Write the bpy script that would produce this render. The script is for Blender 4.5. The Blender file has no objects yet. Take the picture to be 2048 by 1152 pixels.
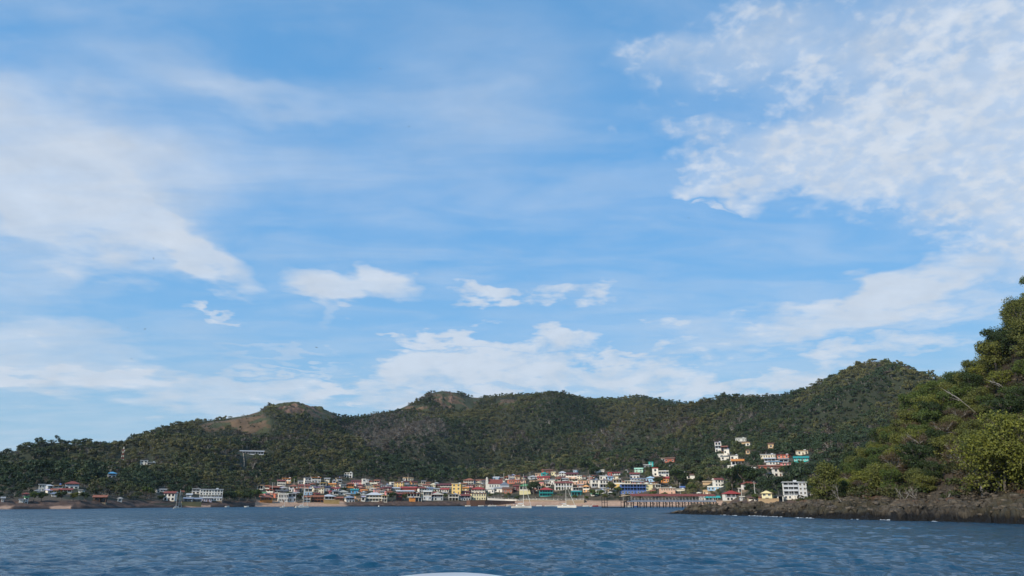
import bpy, math, random
import numpy as np
from mathutils import Vector, Matrix
random.seed(7); RNG = np.random.default_rng(7)
S = bpy.context.scene; COL = S.collection
R = math.radians
# ------------------------------------------------------------------ camera
F = 1500.0; HOR = 1005.0; CAMZ = 3.0
P = math.atan((HOR-576.0)/F); cP, sP = math.cos(P), math.sin(P)
cd = bpy.data.cameras.new('camera'); cam = bpy.data.objects.new('camera', cd); COL.objects.link(cam)
cd.sensor_width = 36.0; cd.lens = 36.0*F/2048.0; cd.clip_start = 0.1; cd.clip_end = 30000
cam.location = (0, 0, CAMZ); cam.rotation_euler = (math.pi/2+P, 0, 0); S.camera = cam
S.view_settings.view_transform = 'Standard'; S.view_settings.look = 'None'
S.view_settings.exposure = 0.0; S.view_settings.gamma = 1.0; S.view_settings.use_curve_mapping = False
# a photo pixel (2048 x 1152) as a direction, and a world point as a photo pixel
def ray(x, y):
    a = (x-1024.0)/F; b = (576.0-y)/F
    return np.array([a, cP-sP*b, sP+cP*b])
def azel(x, y):
    d = ray(x, y); h = math.hypot(d[0], d[1]); return math.atan2(d[0], d[1]), d[2]/h
def at(x, y, dist):
    d = ray(x, y); h = math.hypot(d[0], d[1]); return Vector((d[0]/h*dist, d[1]/h*dist, CAMZ+d[2]/h*dist))
def pix(X, Y, Z):
    z = Z-CAMZ; dep = Y*cP+z*sP; return 1024+F*X/dep, 576-F*(-Y*sP+z*cP)/dep
SUN_AZ, SUN_EL = R(-136), R(31)          # azimuth from +Y, clockwise
# ------------------------------------------------------------------ world
def nodes_of(m):
    m.use_nodes = True; nt = m.node_tree; nt.nodes.clear(); return nt
class NB:                                    # tiny node-building helper
    def __init__(s, nt): s.nt = nt
    def n(s, t, **k):
        nd = s.nt.nodes.new(t)
        for a, b in k.items(): setattr(nd, a, b)
        return nd
    def inp(s, sock, v):
        if isinstance(v, bpy.types.NodeSocket): s.nt.links.new(v, sock)
        elif isinstance(v, (tuple, list)) and len(v) == 3 and sock.type == 'RGBA': sock.default_value = (*v, 1)
        else: sock.default_value = v
    def m(s, op, a, b=None, c=None, clamp=False):
        nd = s.n('ShaderNodeMath', operation=op, use_clamp=clamp); s.inp(nd.inputs[0], a)
        if b is not None: s.inp(nd.inputs[1], b)
        if c is not None: s.inp(nd.inputs[2], c)
        return nd.outputs[0]
    def v(s, op, a, b=None, c=None):
        nd = s.n('ShaderNodeVectorMath', operation=op); s.inp(nd.inputs[0], a)
        if b is not None: s.inp(nd.inputs[1 if op != 'SCALE' else 3], b)
        if c is not None: s.inp(nd.inputs[2], c)
        return nd.outputs['Value'] if op in ('LENGTH', 'DOT_PRODUCT') else nd.outputs[0]
    def mix(s, f, a, b, mode='MIX'):
        nd = s.n('ShaderNodeMix', data_type='RGBA', blend_type=mode)
        s.inp(nd.inputs[0], f); s.inp(nd.inputs[6], a); s.inp(nd.inputs[7], b); return nd.outputs[2]
    def noise(s, vec, scale, detail=4, rough=0.55, dist=0.0, out='Fac', lac=2.0):
        nd = s.n('ShaderNodeTexNoise'); s.inp(nd.inputs['Vector'], vec); nd.inputs['Scale'].default_value = scale
        nd.inputs['Detail'].default_value = detail; nd.inputs['Roughness'].default_value = rough
        nd.inputs['Distortion'].default_value = dist; nd.inputs['Lacunarity'].default_value = lac; return nd.outputs[out]
    def ramp(s, f, lo, hi, smooth=True):
        nd = s.n('ShaderNodeMapRange', interpolation_type='SMOOTHSTEP' if smooth else 'LINEAR')
        s.inp(nd.inputs[0], f); nd.inputs[1].default_value = lo; nd.inputs[2].default_value = hi; return nd.outputs[0]
    def xyz(s, a, b, c):
        nd = s.n('ShaderNodeCombineXYZ'); s.inp(nd.inputs[0], a); s.inp(nd.inputs[1], b); s.inp(nd.inputs[2], c); return nd.outputs[0]
W = bpy.data.worlds.new('World'); S.world = W; W.use_nodes = True
nt = W.node_tree; nt.nodes.clear(); B = NB(nt)
sky = B.n('ShaderNodeTexSky', sky_type='NISHITA'); sky.sun_disc = False
sky.sun_elevation = SUN_EL; sky.sun_rotation = SUN_AZ; sky.air_density = 1.0; sky.dust_density = 0.7; sky.ozone_density = 3.0
tc = B.n('ShaderNodeTexCoord'); D = tc.outputs['Generated']
sp = B.n('ShaderNodeSeparateXYZ'); nt.links.new(D, sp.inputs[0])
X, Y, Z = sp.outputs
zz = B.m('MAXIMUM', Z, 0.0)
PL = B.v('DIVIDE', D, B.xyz(*[B.m('ADD', zz, 0.10)]*3))         # cloud layer as a flat sheet overhead
AZ = B.m('ARCTAN2', X, Y); EL = B.m('ARCSINE', Z)
AE = B.xyz(AZ, EL, 0.0)
w1 = B.noise(PL, 1.3, 3, out='Color'); w2 = B.noise(PL, 5.0, 3, out='Color')
wv = B.v('ADD', B.v('SCALE', B.v('SUBTRACT', w1, (.5, .5, .5)), 0.09), B.v('SCALE', B.v('SUBTRACT', w2, (.5, .5, .5)), 0.09))
AEW = B.v('ADD', AE, wv)
def blob(x, y, rx, ry, ang=0.0, wgt=1.0, hard=0):     # a soft elliptical bank, size in photo pixels turned into angles
    a, t = azel(x, y); e = math.atan(t)
    k = math.cos(math.atan(math.hypot(x-1024, y-576)/F))
    mp = B.n('ShaderNodeMapping', vector_type='TEXTURE'); nt.links.new(AEW, mp.inputs[0])
    mp.inputs['Location'].default_value = (a, e, 0); mp.inputs['Rotation'].default_value = (0, 0, R(ang))
    mp.inputs['Scale'].default_value = (rx/F*k, ry/F*k, 1)
    q = B.v('MULTIPLY', mp.outputs[0], (1, 1, 0)); ln = B.v('LENGTH', q)
    return B.m('MULTIPLY', B.ramp(ln, 1.3 if hard else 1.35, 0.45 if hard else 0.2), wgt)
def bank(lst, op='MAXIMUM'):
    o = None
    for b in lst:
        q = blob(*b); o = q if o is None else B.m(op, o, q)
    return o
# puffy mackerel bank, upper right
cu = bank([(1560, 350, 270, 78, -6, .75, 1), (1430, 402, 115, 26, -10, .6, 1), (1400, 268, 120, 34, -4, .5, 1), (1880, 330, 360, 150, -8, .75, 1), (1980, 180, 380, 210, 0, .5), (1430, 115, 240, 100, 8, .42), (1700, 150, 330, 120, 0, .42), (1290, 100, 170, 60, 0, .27), (1180, 60, 120, 40, 0, .2),
           (2200, 430, 380, 150, 10, .6), (1950, 560, 360, 60, 12, .30), (1750, 20, 460, 110, 0, .42), (1200, 235, 190, 28, 0, .28), (2250, 200, 300, 400, 0, .6)], 'ADD')
# low cumulus over the hills
lo = bank([(880, 752, 230, 50, 6, 1.2), (1150, 745, 330, 52, 0, 1.2), (900, 690, 130, 24, -3, 1.0), (1240, 708, 60, 26, 0, 1.1), (1060, 700, 170, 32, 0, 1.0),
           (795, 667, 44, 12, -15, .9), (1000, 603, 115, 22, -6, 1.0), (1130, 600, 140, 30, 5, .9), (760, 790, 300, 36, 0, 1.0), (430, 627, 85, 12, -4, .95),
           (1520, 645, 230, 32, 12, .8), (1400, 765, 420, 44, 0, 1.0), (1720, 705, 240, 32, 6, .75), (1350, 672, 170, 26, 4, .7), (1420, 437, 90, 9, 0, .6)])
# smooth cirrus on the left
ci = bank([(20, 300, 430, 200, -10, .85), (150, 430, 330, 110, -14, .6), (380, 500, 170, 42, -26, .8), (690, 572, 140, 34, -4, 1.0), (540, 172, 230, 30, 4, .22), (650, 615, 60, 24, -40, .35),
           (400, 250, 380, 170, 0, .34), (20, 560, 130, 60, 0, .45), (60, 690, 300, 90, 0, .6), (420, 790, 460, 60, 0, .5), (540, 700, 170, 18, 3, .4), (600, 737, 120, 9, 0, .5),
           (120, 745, 220, 20, 0, .4), (850, 380, 480, 200, 10, .32), (1000, 110, 500, 180, 0, .32), (250, 60, 320, 90, 0, .3), (1300, 660, 800, 70, 0, .3), (1720, 620, 400, 60, 5, .3), (1860, 565, 340, 46, 14, .6), (1900, 640, 200, 22, 8, .3), (1100, 790, 900, 40, 0, .4)], 'ADD')
nbig = B.noise(PL, 2.2, 6, .6); PM = B.v('DIVIDE', D, B.xyz(*[B.m('ADD', B.m('MULTIPLY', zz, .55), .38)]*3)); PM = B.v('MULTIPLY', PM, (1, 1, 1.25)); nmid = B.noise(PM, 11.0, 4, .6, .3); nfin = B.noise(B.v('MULTIPLY', PM, (1, 1, 1.5)), 30.0, 3, .5, .2)
stv = B.v('MULTIPLY', PL, (1.0, 2.6, 1.0)); nstr = B.noise(stv, 1.9, 6, .56, .5)
LV = B.v('MULTIPLY', D, (15, 15, 36)); nlow = B.noise(LV, 1.0, 7, .6, .25)
mac = B.m('ADD', B.m('MULTIPLY', nmid, .45), B.m('ADD', B.m('MULTIPLY', nfin, .62), B.m('MULTIPLY', nbig, .30)))
a1 = B.ramp(B.m('ADD', B.m('MINIMUM', cu, 1.0), B.m('MULTIPLY', B.m('SUBTRACT', mac, .685), 1.9)), .0, 1.25)
a1 = B.m('MULTIPLY', a1, B.ramp(cu, .02, .45))
a2 = B.ramp(B.m('ADD', B.m('MINIMUM', lo, 1.0), B.m('MULTIPLY', B.m('SUBTRACT', nlow, .5), 2.2)), .22, 1.1)
a2 = B.m('MULTIPLY', a2, B.ramp(lo, .02, .45))
a3 = B.m('MULTIPLY', B.ramp(B.m('ADD', B.m('MINIMUM', ci, .9), B.m('MULTIPLY', B.m('SUBTRACT', nstr, .5), .8)), -.05, 1.15), B.ramp(ci, .0, .4))
veil = B.m('ADD', B.m('MULTIPLY', B.ramp(nstr, .35, .7), .22), B.m('MULTIPLY', B.ramp(nbig, .4, .7), .12))
al = B.m('MAXIMUM', B.m('MAXIMUM', B.m('MULTIPLY', a1, B.m('ADD', .60, B.m('MULTIPLY', B.ramp(mac, .45, .85), .36))), B.m('MULTIPLY', B.ramp(cu, .06, 1.15), B.m('ADD', .66, B.m('MULTIPLY', B.ramp(nfin, .35, .65), .22)))), B.m('MAXIMUM', B.m('MULTIPLY', a2, .86), B.m('MULTIPLY', a3, .95)))
al = B.m('MAXIMUM', al, veil)
tone = B.m('ADD', .93, B.m('ADD', B.m('MULTIPLY', B.m('SUBTRACT', nmid, .5), .22), B.m('MULTIPLY', B.m('SUBTRACT', nlow, .5), .22)))
KS = 0.14
ccol = B.v('SCALE', (0.69/KS, 0.765/KS, 0.87/KS), tone)
# hazy tropical air: pale near the horizon, deeper blue overhead
cr = B.n('ShaderNodeValToRGB'); nt.links.new(Z, cr.inputs[0]); el_ = cr.color_ramp.elements
el_[0].position = 0.0; el_[0].color = (.37, .56, .73, 1); el_[1].position = 1.0; el_[1].color = (.09, .27, .60, 1)
for p_, c_ in ((.10, (.30, .54, .77)), (.22, (.20, .48, .83)), (.38, (.135, .42, .83)), (.62, (.125, .365, .72))):
    e_ = el_.new(p_); e_.color = (*c_, 1)
air = B.v('SCALE', cr.outputs[0], 1.0/KS)
skc = B.mix(.15, air, B.v('MINIMUM', sky.outputs[0], (4.5, 5.5, 7.0)))
fin = B.mix(al, skc, ccol)
bg = B.n('ShaderNodeBackground'); nt.links.new(fin, bg.inputs[0]); bg.inputs[1].default_value = KS
wo = B.n('ShaderNodeOutputWorld'); nt.links.new(bg.outputs[0], wo.inputs[0])
W.cycles.sampling_method = 'MANUAL'; W.cycles.sample_map_resolution = 512
# ------------------------------------------------------------------ sun
sl = bpy.data.lights.new('sun', 'SUN'); sun = bpy.data.objects.new('sun', sl); COL.objects.link(sun)
sl.energy = 4.2; sl.angle = R(0.53); sl.color = (1.0, 0.93, 0.82)
sdir = Vector((math.sin(SUN_AZ)*math.cos(SUN_EL), math.cos(SUN_AZ)*math.cos(SUN_EL), math.sin(SUN_EL)))
sun.rotation_euler = sdir.to_track_quat('Z', 'Y').to_euler()
# ------------------------------------------------------------------ colours and materials
def lin(c): return tuple(((v/255.0)/12.92 if v/255.0 <= .04045 else ((v/255.0+.055)/1.055)**2.4) for v in c)
PAL = dict(white=(230, 222, 206), cream=(228, 214, 184), tan=(196, 164, 124), yellow=(222, 184, 104), pyellow=(226, 212, 160), orange=(212, 136, 62),
    apricot=(224, 166, 110), peach=(226, 176, 144), salmon=(208, 120, 92), pink=(222, 140, 140), red=(158, 58, 54), dred=(112, 40, 38), brick=(158, 84, 60),
    terra=(146, 90, 68), brown=(110, 78, 60), dbrown=(66, 50, 44), grey=(150, 150, 148), lgrey=(190, 192, 194), dgrey=(78, 80, 84), blue=(84, 112, 168),
    lblue=(150, 188, 214), sky=(86, 158, 200), teal=(30, 140, 136), turq=(52, 176, 168), green=(74, 132, 84), mint=(176, 218, 190), lav=(196, 186, 206),
    purple=(104, 84, 110), slate=(128, 138, 154), rust=(140, 84, 52), stone=(142, 124, 100), redroof=(128, 66, 56), maroon=(98, 48, 50), black=(30, 28, 28),
    ochre=(176, 146, 92), navy=(40, 50, 84), glass=(34, 40, 48), wood=(96, 68, 48), pale=(206, 204, 192), wline=(214, 198, 176))
MC = {}
def paint(key, rough=.75, wear=.16, scale=.6, kind=''):
    k = (key, kind)
    if k in MC: return MC[k]
    m = bpy.data.materials.new(('%s %s' % (key if isinstance(key, str) else 'paint', kind)).strip()); nt = nodes_of(m); B = NB(nt)
    c = lin(PAL[key]); tcn = B.n('ShaderNodeTexCoord'); oi = B.n('ShaderNodeObjectInfo')
    v = B.v('ADD', tcn.outputs['Object'], B.xyz(oi.outputs['Random'], oi.outputs['Random'], 0.0))
    pb = B.n('ShaderNodeBsdfPrincipled'); pb.inputs['Roughness'].default_value = rough
    n1 = B.noise(v, scale, 5, .65)
    if kind == 'roof':                      # corrugation or tile rows plus rust stains
        st = B.v('MULTIPLY', tcn.outputs['Object'], (1, 1, 1)); wvn = B.n('ShaderNodeTexWave', wave_type='BANDS', bands_direction='X')
        nt.links.new(st, wvn.inputs[0]); wvn.inputs['Scale'].default_value = 1.2; wvn.inputs['Distortion'].default_value = .4
        col = B.mix(B.m('MULTIPLY', wvn.outputs['Fac'], .22), c, tuple(x*.55 for x in c))
        col = B.mix(B.ramp(n1, .5, .78), col, tuple(x*.5+y*.5 for x, y in zip(tuple(q*.6 for q in c), (.12, .07, .045))))
    else:
        sv = B.v('MULTIPLY', v, (1, 1, .18)); n2 = B.noise(sv, 2.2, 4, .6)      # rain streaks
        col = B.mix(B.m('MULTIPLY', B.ramp(n1, .45, .8), wear*2.2), c, tuple(x*.55 for x in c))
        col = B.mix(B.m('MULTIPLY', B.ramp(n2, .52, .75), wear*2), col, tuple(x*.62 for x in c))
    nt.links.new(col, pb.inputs['Base Color'])
    o = B.n('ShaderNodeOutputMaterial'); nt.links.new(pb.outputs[0], o.inputs[0]); MC[k] = m; return m
def gloss(key, rough=.25):
    k = (key, 'gloss')
    if k in MC: return MC[k]
    m = bpy.data.materials.new(key+' gloss'); nt = nodes_of(m); B = NB(nt); pb = B.n('ShaderNodeBsdfPrincipled')
    tcn = B.n('ShaderNodeTexCoord'); n1 = B.noise(tcn.outputs['Object'], 1.5, 4)
    c = lin(PAL[key]); nt.links.new(B.mix(B.m('MULTIPLY', B.ramp(n1, .4, .8), .25), c, tuple(x*.7 for x in c)), pb.inputs['Base Color'])
    pb.inputs['Roughness'].default_value = rough; o = B.n('ShaderNodeOutputMaterial'); nt.links.new(pb.outputs[0], o.inputs[0]); MC[k] = m; return m
# ------------------------------------------------------------------ mesh and object helpers
class MB:
    def __init__(s): s.v = []; s.f = []; s.m = []; s.mats = []
    def mi(s, mat):
        if mat not in s.mats: s.mats.append(mat)
        return s.mats.index(mat)
    def poly(s, pts, faces, mat):
        o = len(s.v); k = s.mi(mat); s.v += [tuple(p) for p in pts]
        for f in faces: s.f.append(tuple(i+o for i in f)); s.m.append(k)
    def box(s, x0, x1, y0, y1, z0, z1, mat):
        s.poly([(x0,y0,z0),(x1,y0,z0),(x1,y1,z0),(x0,y1,z0),(x0,y0,z1),(x1,y0,z1),(x1,y1,z1),(x0,y1,z1)],
               [(0,3,2,1),(4,5,6,7),(0,1,5,4),(1,2,6,5),(2,3,7,6),(3,0,4,7)], mat)
    def tube(s, pts, rad, mat, n=6, cap=True):
        rings = []
        for i, p in enumerate(pts):
            p = Vector(p); a = Vector(pts[max(i-1, 0)]); b = Vector(pts[min(i+1, len(pts)-1)]); t = (b-a).normalized()
            u = t.orthogonal().normalized() if abs(t.z) < .9 else t.cross(Vector((0, 1, 0))).normalized(); w = t.cross(u)
            r = rad[i] if isinstance(rad, (list, tuple)) else rad
            rings.append([p+(u*math.cos(2*math.pi*k/n)+w*math.sin(2*math.pi*k/n))*r for k in range(n)])
        vs = [q for r_ in rings for q in r_]; fs = []
        for i in range(len(pts)-1):
            for k in range(n): fs.append((i*n+k, i*n+(k+1) % n, (i+1)*n+(k+1) % n, (i+1)*n+k))
        if cap: fs += [tuple(range(n))[::-1], tuple(range((len(pts)-1)*n, len(pts)*n))]
        s.poly(vs, fs, mat)
    def build(s, name, parent=None, smooth=False):
        me = bpy.data.meshes.new(name); me.from_pydata(s.v, [], s.f)
        for m_ in s.mats: me.materials.append(m_)
        me.polygons.foreach_set('material_index', s.m)
        if smooth: me.polygons.foreach_set('use_smooth', [True]*len(s.f))
        me.update(); o = bpy.data.objects.new(name, me); COL.objects.link(o); o.parent = parent; return o
def tag(o, label=None, cat=None, group=None, kind=None):
    if label: o['label'] = label
    if cat: o['category'] = cat
    if group: o['group'] = group
    if kind: o['kind'] = kind
    return o
def empty(name, loc, rz=0.0):
    o = bpy.data.objects.new(name, None); o.empty_display_size = .5; COL.objects.link(o); o.location = loc; o.rotation_euler = (0, 0, rz); return o
def copy_tree(o, parent=None):
    c = o.copy(); COL.objects.link(c); c.parent = parent
    for ch in o.children: copy_tree(ch, c)
    return c
def big_mesh(name, V, Fq, mat, smooth=False):
    me = bpy.data.meshes.new(name); n = len(Fq); k = Fq.shape[1]
    me.vertices.add(len(V)); me.vertices.foreach_set('co', V.astype(np.float32).ravel())
    me.loops.add(n*k); me.loops.foreach_set('vertex_index', Fq.astype(np.int32).ravel())
    me.polygons.add(n); me.polygons.foreach_set('loop_start', np.arange(0, n*k, k, dtype=np.int32))
    if smooth: me.polygons.foreach_set('use_smooth', np.ones(n, bool))
    me.update(calc_edges=True); me.materials.append(mat); return me
def attr(me, name, arr):
    a = me.color_attributes.new(name, 'FLOAT_COLOR', 'POINT'); c = np.ones((len(arr), 4), np.float32); c[:, :3] = arr; a.data.foreach_set('color', c.ravel())
def gridfaces(na, nr):
    i = np.arange(na-1)[:, None]; j = np.arange(nr-1)[None, :]; a = i*nr+j
    return np.stack([a, a+nr, a+nr+1, a+1], -1).reshape(-1, 4)
# value noise
_L = np.random.default_rng(3).random((256, 256))
def vn(x, y):
    xi = np.floor(x).astype(int); yi = np.floor(y).astype(int); fx = x-xi; fy = y-yi
    fx = fx*fx*(3-2*fx); fy = fy*fy*(3-2*fy); g = lambda a, b: _L[a & 255, b & 255]
    return (g(xi, yi)*(1-fx)+g(xi+1, yi)*fx)*(1-fy)+(g(xi, yi+1)*(1-fx)+g(xi+1, yi+1)*fx)*fy
def fbm(x, y, o=4, g=.5):
    s = 0; a = 1; t = 0
    for k in range(o): s = s+a*vn(x*2**k+17.3*k, y*2**k-9.1*k); t += a; a *= g
    return s/t
def ss(x, a, b):
    t = np.clip((x-a)/(b-a), 0, 1); return t*t*(3-2*t)
# ------------------------------------------------------------------ hills: one polar sheet round the bay
def az_of_xh(xh): return np.arctan((xh-1024.0)*cP/F)
NA, NR = 1500, 460
XH = np.linspace(-900, 2900, NA); A_ = az_of_xh(XH)
def K(p): q = np.array(p, float); return np.interp(XH, q[:, 0], q[:, 1])
R0 = K([(-900,380),(0,425),(160,430),(300,505),(440,545),(520,590),(700,622),(900,645),(1000,668),(1100,655),(1200,622),(1300,590),(1400,560),(1470,470),(1540,385),(1600,370),(1700,300),(1900,240),(2900,220)])
YB = K([(-900,975),(-200,975),(0,962),(100,955),(220,962),(330,962),(440,965),(520,962),(620,948),(760,952),(900,958),(1000,948),(1100,932),(1300,925),(1400,922),(1480,905),(1600,900),(1700,895),(2900,900)])
SIL = np.array([(-900,985),(-500,968),(-250,945),(0,908),(40,893),(80,881),(120,876),(160,877),(200,878),(240,878),(262,872),(290,858),(330,846),(370,838),(410,832),(460,827),(500,820),(540,808),(580,803),
  (610,808),(640,815),(672,826),(700,826),(740,820),(790,812),(820,800),(850,788),(885,780),(920,785),(960,787),(1010,782),(1060,780),(1100,776),(1140,782),(1170,789),(1200,790),(1240,789),(1275,784),
  (1310,790),(1350,797),(1390,800),(1430,795),(1442,788),(1480,782),(1520,784),(1560,780),(1610,772),(1640,760),(1690,735),(1750,725),(1800,733),(1830,746),(1900,790),(2000,820),(2200,850),(2900,930)], float)
BALD = [(505,845,52,28),(585,815,52,17),(640,828,26,20),(430,853,34,12),(470,832,45,9),(890,794,32,14),(915,806,38,14),(950,800,18,7),(1015,806,26,9),(765,820,36,7),(820,817,40,7),(505,906,34,7),(536,912,14,5)]
_az = np.array([azel(x, y)[0] for x, y in SIL]); _te = np.array([azel(x, y)[1] for x, y in SIL])
TD = np.interp(A_, _az, _te); RD = K([(-900,1000),(0,1250),(580,1300),(890,1550),(1100,1650),(1500,1500),(1750,1400),(2900,1200)])
bald_ridge = np.zeros(NA)
for c, w in ((590,60),(885,30)): bald_ridge = np.maximum(bald_ridge, 1-ss(np.abs(XH-c), w, w+30))
ZD = CAMZ+TD*RD-7.0*(1-bald_ridge)-8.0*(1-ss(XH, 200, 330))-11.0*(1-ss(XH, 60, 190))-13.0*ss(XH, 1640, 1720)*(1-ss(XH, 1860, 1960))
RB = R0+K([(-900,150),(300,170),(1100,210),(1480,330),(1640,330),(2900,300)]); ZB = CAMZ+(HOR-YB)/F*cP*RB
ZB = np.minimum(ZB, CAMZ+(ZD-CAMZ)*.6)
tr = np.linspace(0, 1, NR); 
RG = np.empty((NA, NR)); ZG = np.empty((NA, NR))
for i in range(NA):
    r0, rb, rd = R0[i], RB[i], RD[i]
    zc = ZB[i]+.34*(ZD[i]-ZB[i])
    kr = [r0-60, r0-8, r0, r0+24, rb, rb+.45*(rd-rb), rd, rd+250, rd+900]
    kz = [-8, -1.2, 0, 3.4, ZB[i], zc, ZD[i], ZD[i]-70, -6]
    rr = np.concatenate([np.linspace(r0-60, r0+60, 60, endpoint=False), np.linspace(r0+60, rb, 110, endpoint=False), np.linspace(rb, rd, 230, endpoint=False), np.linspace(rd, rd+900, 60)])
    z = np.interp(rr, kr, kz)
    k = np.ones(9)/9; zs = np.convolve(np.pad(z, 4, mode='edge'), k, 'same')[4:-4]
    sm = ss(rr, r0+20, r0+60)*(1-ss(np.abs(rr-rd), 0, 30)*0-(np.abs(rr-rd) < 25)*.6); RG[i] = rr; ZG[i] = z*(1-sm)+zs*sm
GX = RG*np.sin(A_)[:, None]; GY = RG*np.cos(A_)[:, None]
t_ = (RG-RB[:, None])/(RD-RB)[:, None]
mk = ss(t_, -.05, .35)*(1-.97*ss(t_, .66, .97))
gul = 1-np.abs(2*fbm(GX/330+5, GY/330, 4)-1)*1.0
ZG = ZG+mk*((fbm(GX/260, GY/260, 4)-.5)*105+(gul-.75)*85)
ZG = ZG+ss(RG-R0[:, None], 30, 120)*(fbm(GX/45, GY/45, 3)-.5)*4*(1-.3*mk)
GZ = ZG
def ground(x, y):
    a = math.atan2(x, y); r = math.hypot(x, y); xh = 1024+F*math.tan(a)/cP; u = (xh-XH[0])/(XH[1]-XH[0])
    i = int(min(max(u, 0), NA-2)); w = min(max(u-i, 0), 1)
    return float(np.interp(r, RG[i], GZ[i])*(1-w)+np.interp(r, RG[i+1], GZ[i+1])*w)
def hit(x, y, rmin=300.0):                    # where the sight line of a photo pixel meets the hillside
    a, t = azel(x, y); xh = 1024+F*math.tan(a)/cP; i = int(round((xh-XH[0])/(XH[1]-XH[0])))
    rr = np.arange(max(rmin, R0[i]+3), RD[i], 1.0); z = np.interp(rr, RG[i], GZ[i]); s = z-(CAMZ+t*rr)
    j = np.argmax(s >= 0)
    return rr[j] if s[j] >= 0 else None
# ground cover colours (ground materials, peak rock with crevice shade painted in)
PXg, PYg = pix(GX, GY, GZ)
col = np.empty((NA, NR, 3)); soil = np.array([.034, .040, .020]); soil2 = np.array([.12, .09, .06])
n1 = fbm(GX/60, GY/60, 4); n2 = fbm(GX/12, GY/12, 4)
col[:] = soil*(0.6+.8*n2[..., None])
townm = (1-ss(t_, -.1, .12))*ss(n2, .35, .65); col = col*(1-townm[..., None]*.8)+soil2*townm[..., None]*.8
bald = np.zeros((NA, NR))
for (cx, cy, rx, ry) in BALD:
    d_ = np.hypot((PXg-cx)/rx, (PYg-cy)/ry)+(n1-.5)*.9; bald = np.maximum(bald, 1-ss(d_, .75, 1.05))
bald *= (RG < (RD[:, None]+60))
dry = np.array([.135, .084, .044])*(.45+1.1*n2[..., None]); rockc = np.array([.21, .125, .088])*(.08+1.9*np.clip(fbm(GX/5, GZ/22, 4)-.12, 0, 1)[..., None])  # rockc: noise paints dark crevice shading into the rock colour
rk = ss(fbm(GX/22, GZ/30, 3), .42, .6)*((np.hypot((PXg-600)/75, (PYg-822)/24) < 1.1)|(np.hypot((PXg-872)/30, (PYg-798)/22) < 1.1))
bc = dry*(1-rk[..., None])+rockc*rk[..., None]; grn = ss(fbm(GX/16+9, GY/22, 4), .48, .56)*.85
bc = bc*(1-grn[..., None])+np.array([.045, .06, .022])*grn[..., None]
col = col*(1-bald[..., None])+bc*bald[..., None]
GZ += bald*(rk*(fbm(GX/9, GY/9, 4)-.5)*16)
sh = 1-ss(RG-R0[:, None], 24, 34); rockshore = K([(-900,.9),(0,.1),(20,.3),(60,.9),(95,.6),(110,0),(140,.1),(150,.9),(310,.9),(380,.25),(420,0),(424,.8),(505,1),(515,0),(640,0),(680,.2),(720,1),(950,1),(975,.1),(1000,0),(1430,0),(1500,.9),(2900,1)])[:, None]
rs = np.maximum(ss(n2*.5+rockshore, .55, .8), (XH[:, None] < 505)*ss(GZ, .9, 1.5))
sand = np.array([.50, .32, .215])*(.85+.3*n2[..., None]); wet = 1-ss(GZ, .25, .9)
sand = sand*(1-.3*wet[..., None]); srock = np.array([.10, .062, .045])*(.35+1.3*fbm(GX/3, GY/3, 4)[..., None]); srock = srock*(1-.75*(1-ss(GZ, .5, 1.3))[..., None])
sc = sand*(1-rs[..., None])+srock*rs[..., None]; col = col*(1-sh[..., None])+sc*sh[..., None]
GZ += sh*rs*(fbm(GX/4, GY/4, 4)-.45)*2.2*ss(GZ, -.5, .5)
def vcol_mat(name, aname='cover', rough=.9, bump=.0, bs=1.0, mul=1.0, spec=.3):
    m = bpy.data.materials.new(name); nt = nodes_of(m); B = NB(nt); a = B.n('ShaderNodeAttribute', attribute_name=aname); g = B.n('ShaderNodeNewGeometry')
    pb = B.n('ShaderNodeBsdfPrincipled'); pb.inputs['Roughness'].default_value = rough; pb.inputs['Specular IOR Level'].default_value = spec
    n = B.noise(g.outputs['Position'], bs, 6, .65); c = B.mix(B.m('MULTIPLY', B.ramp(n, .3, .7), .6), a.outputs['Color'], B.v('SCALE', a.outputs['Color'], .45))
    nt.links.new(c, pb.inputs['Base Color'])
    if bump: 
        b = B.n('ShaderNodeBump'); b.inputs['Strength'].default_value = bump; b.inputs['Distance'].default_value = 1.0; nt.links.new(n, b.inputs['Height']); nt.links.new(b.outputs[0], pb.inputs['Normal'])
    o = B.n('ShaderNodeOutputMaterial'); nt.links.new(pb.outputs[0], o.inputs[0]); return m
V = np.stack([GX, GY, GZ], -1).reshape(-1, 3)
me = big_mesh('hills', V, gridfaces(NA, NR)[:, ::-1], vcol_mat('hill ground', bump=.5, bs=.5), True); attr(me, 'cover', col.reshape(-1, 3))
hills = bpy.data.objects.new('hills', me); COL.objects.link(hills); tag(hills, 'wooded island hills with bare brown peaks rising behind the beach town', kind='structure')
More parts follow.
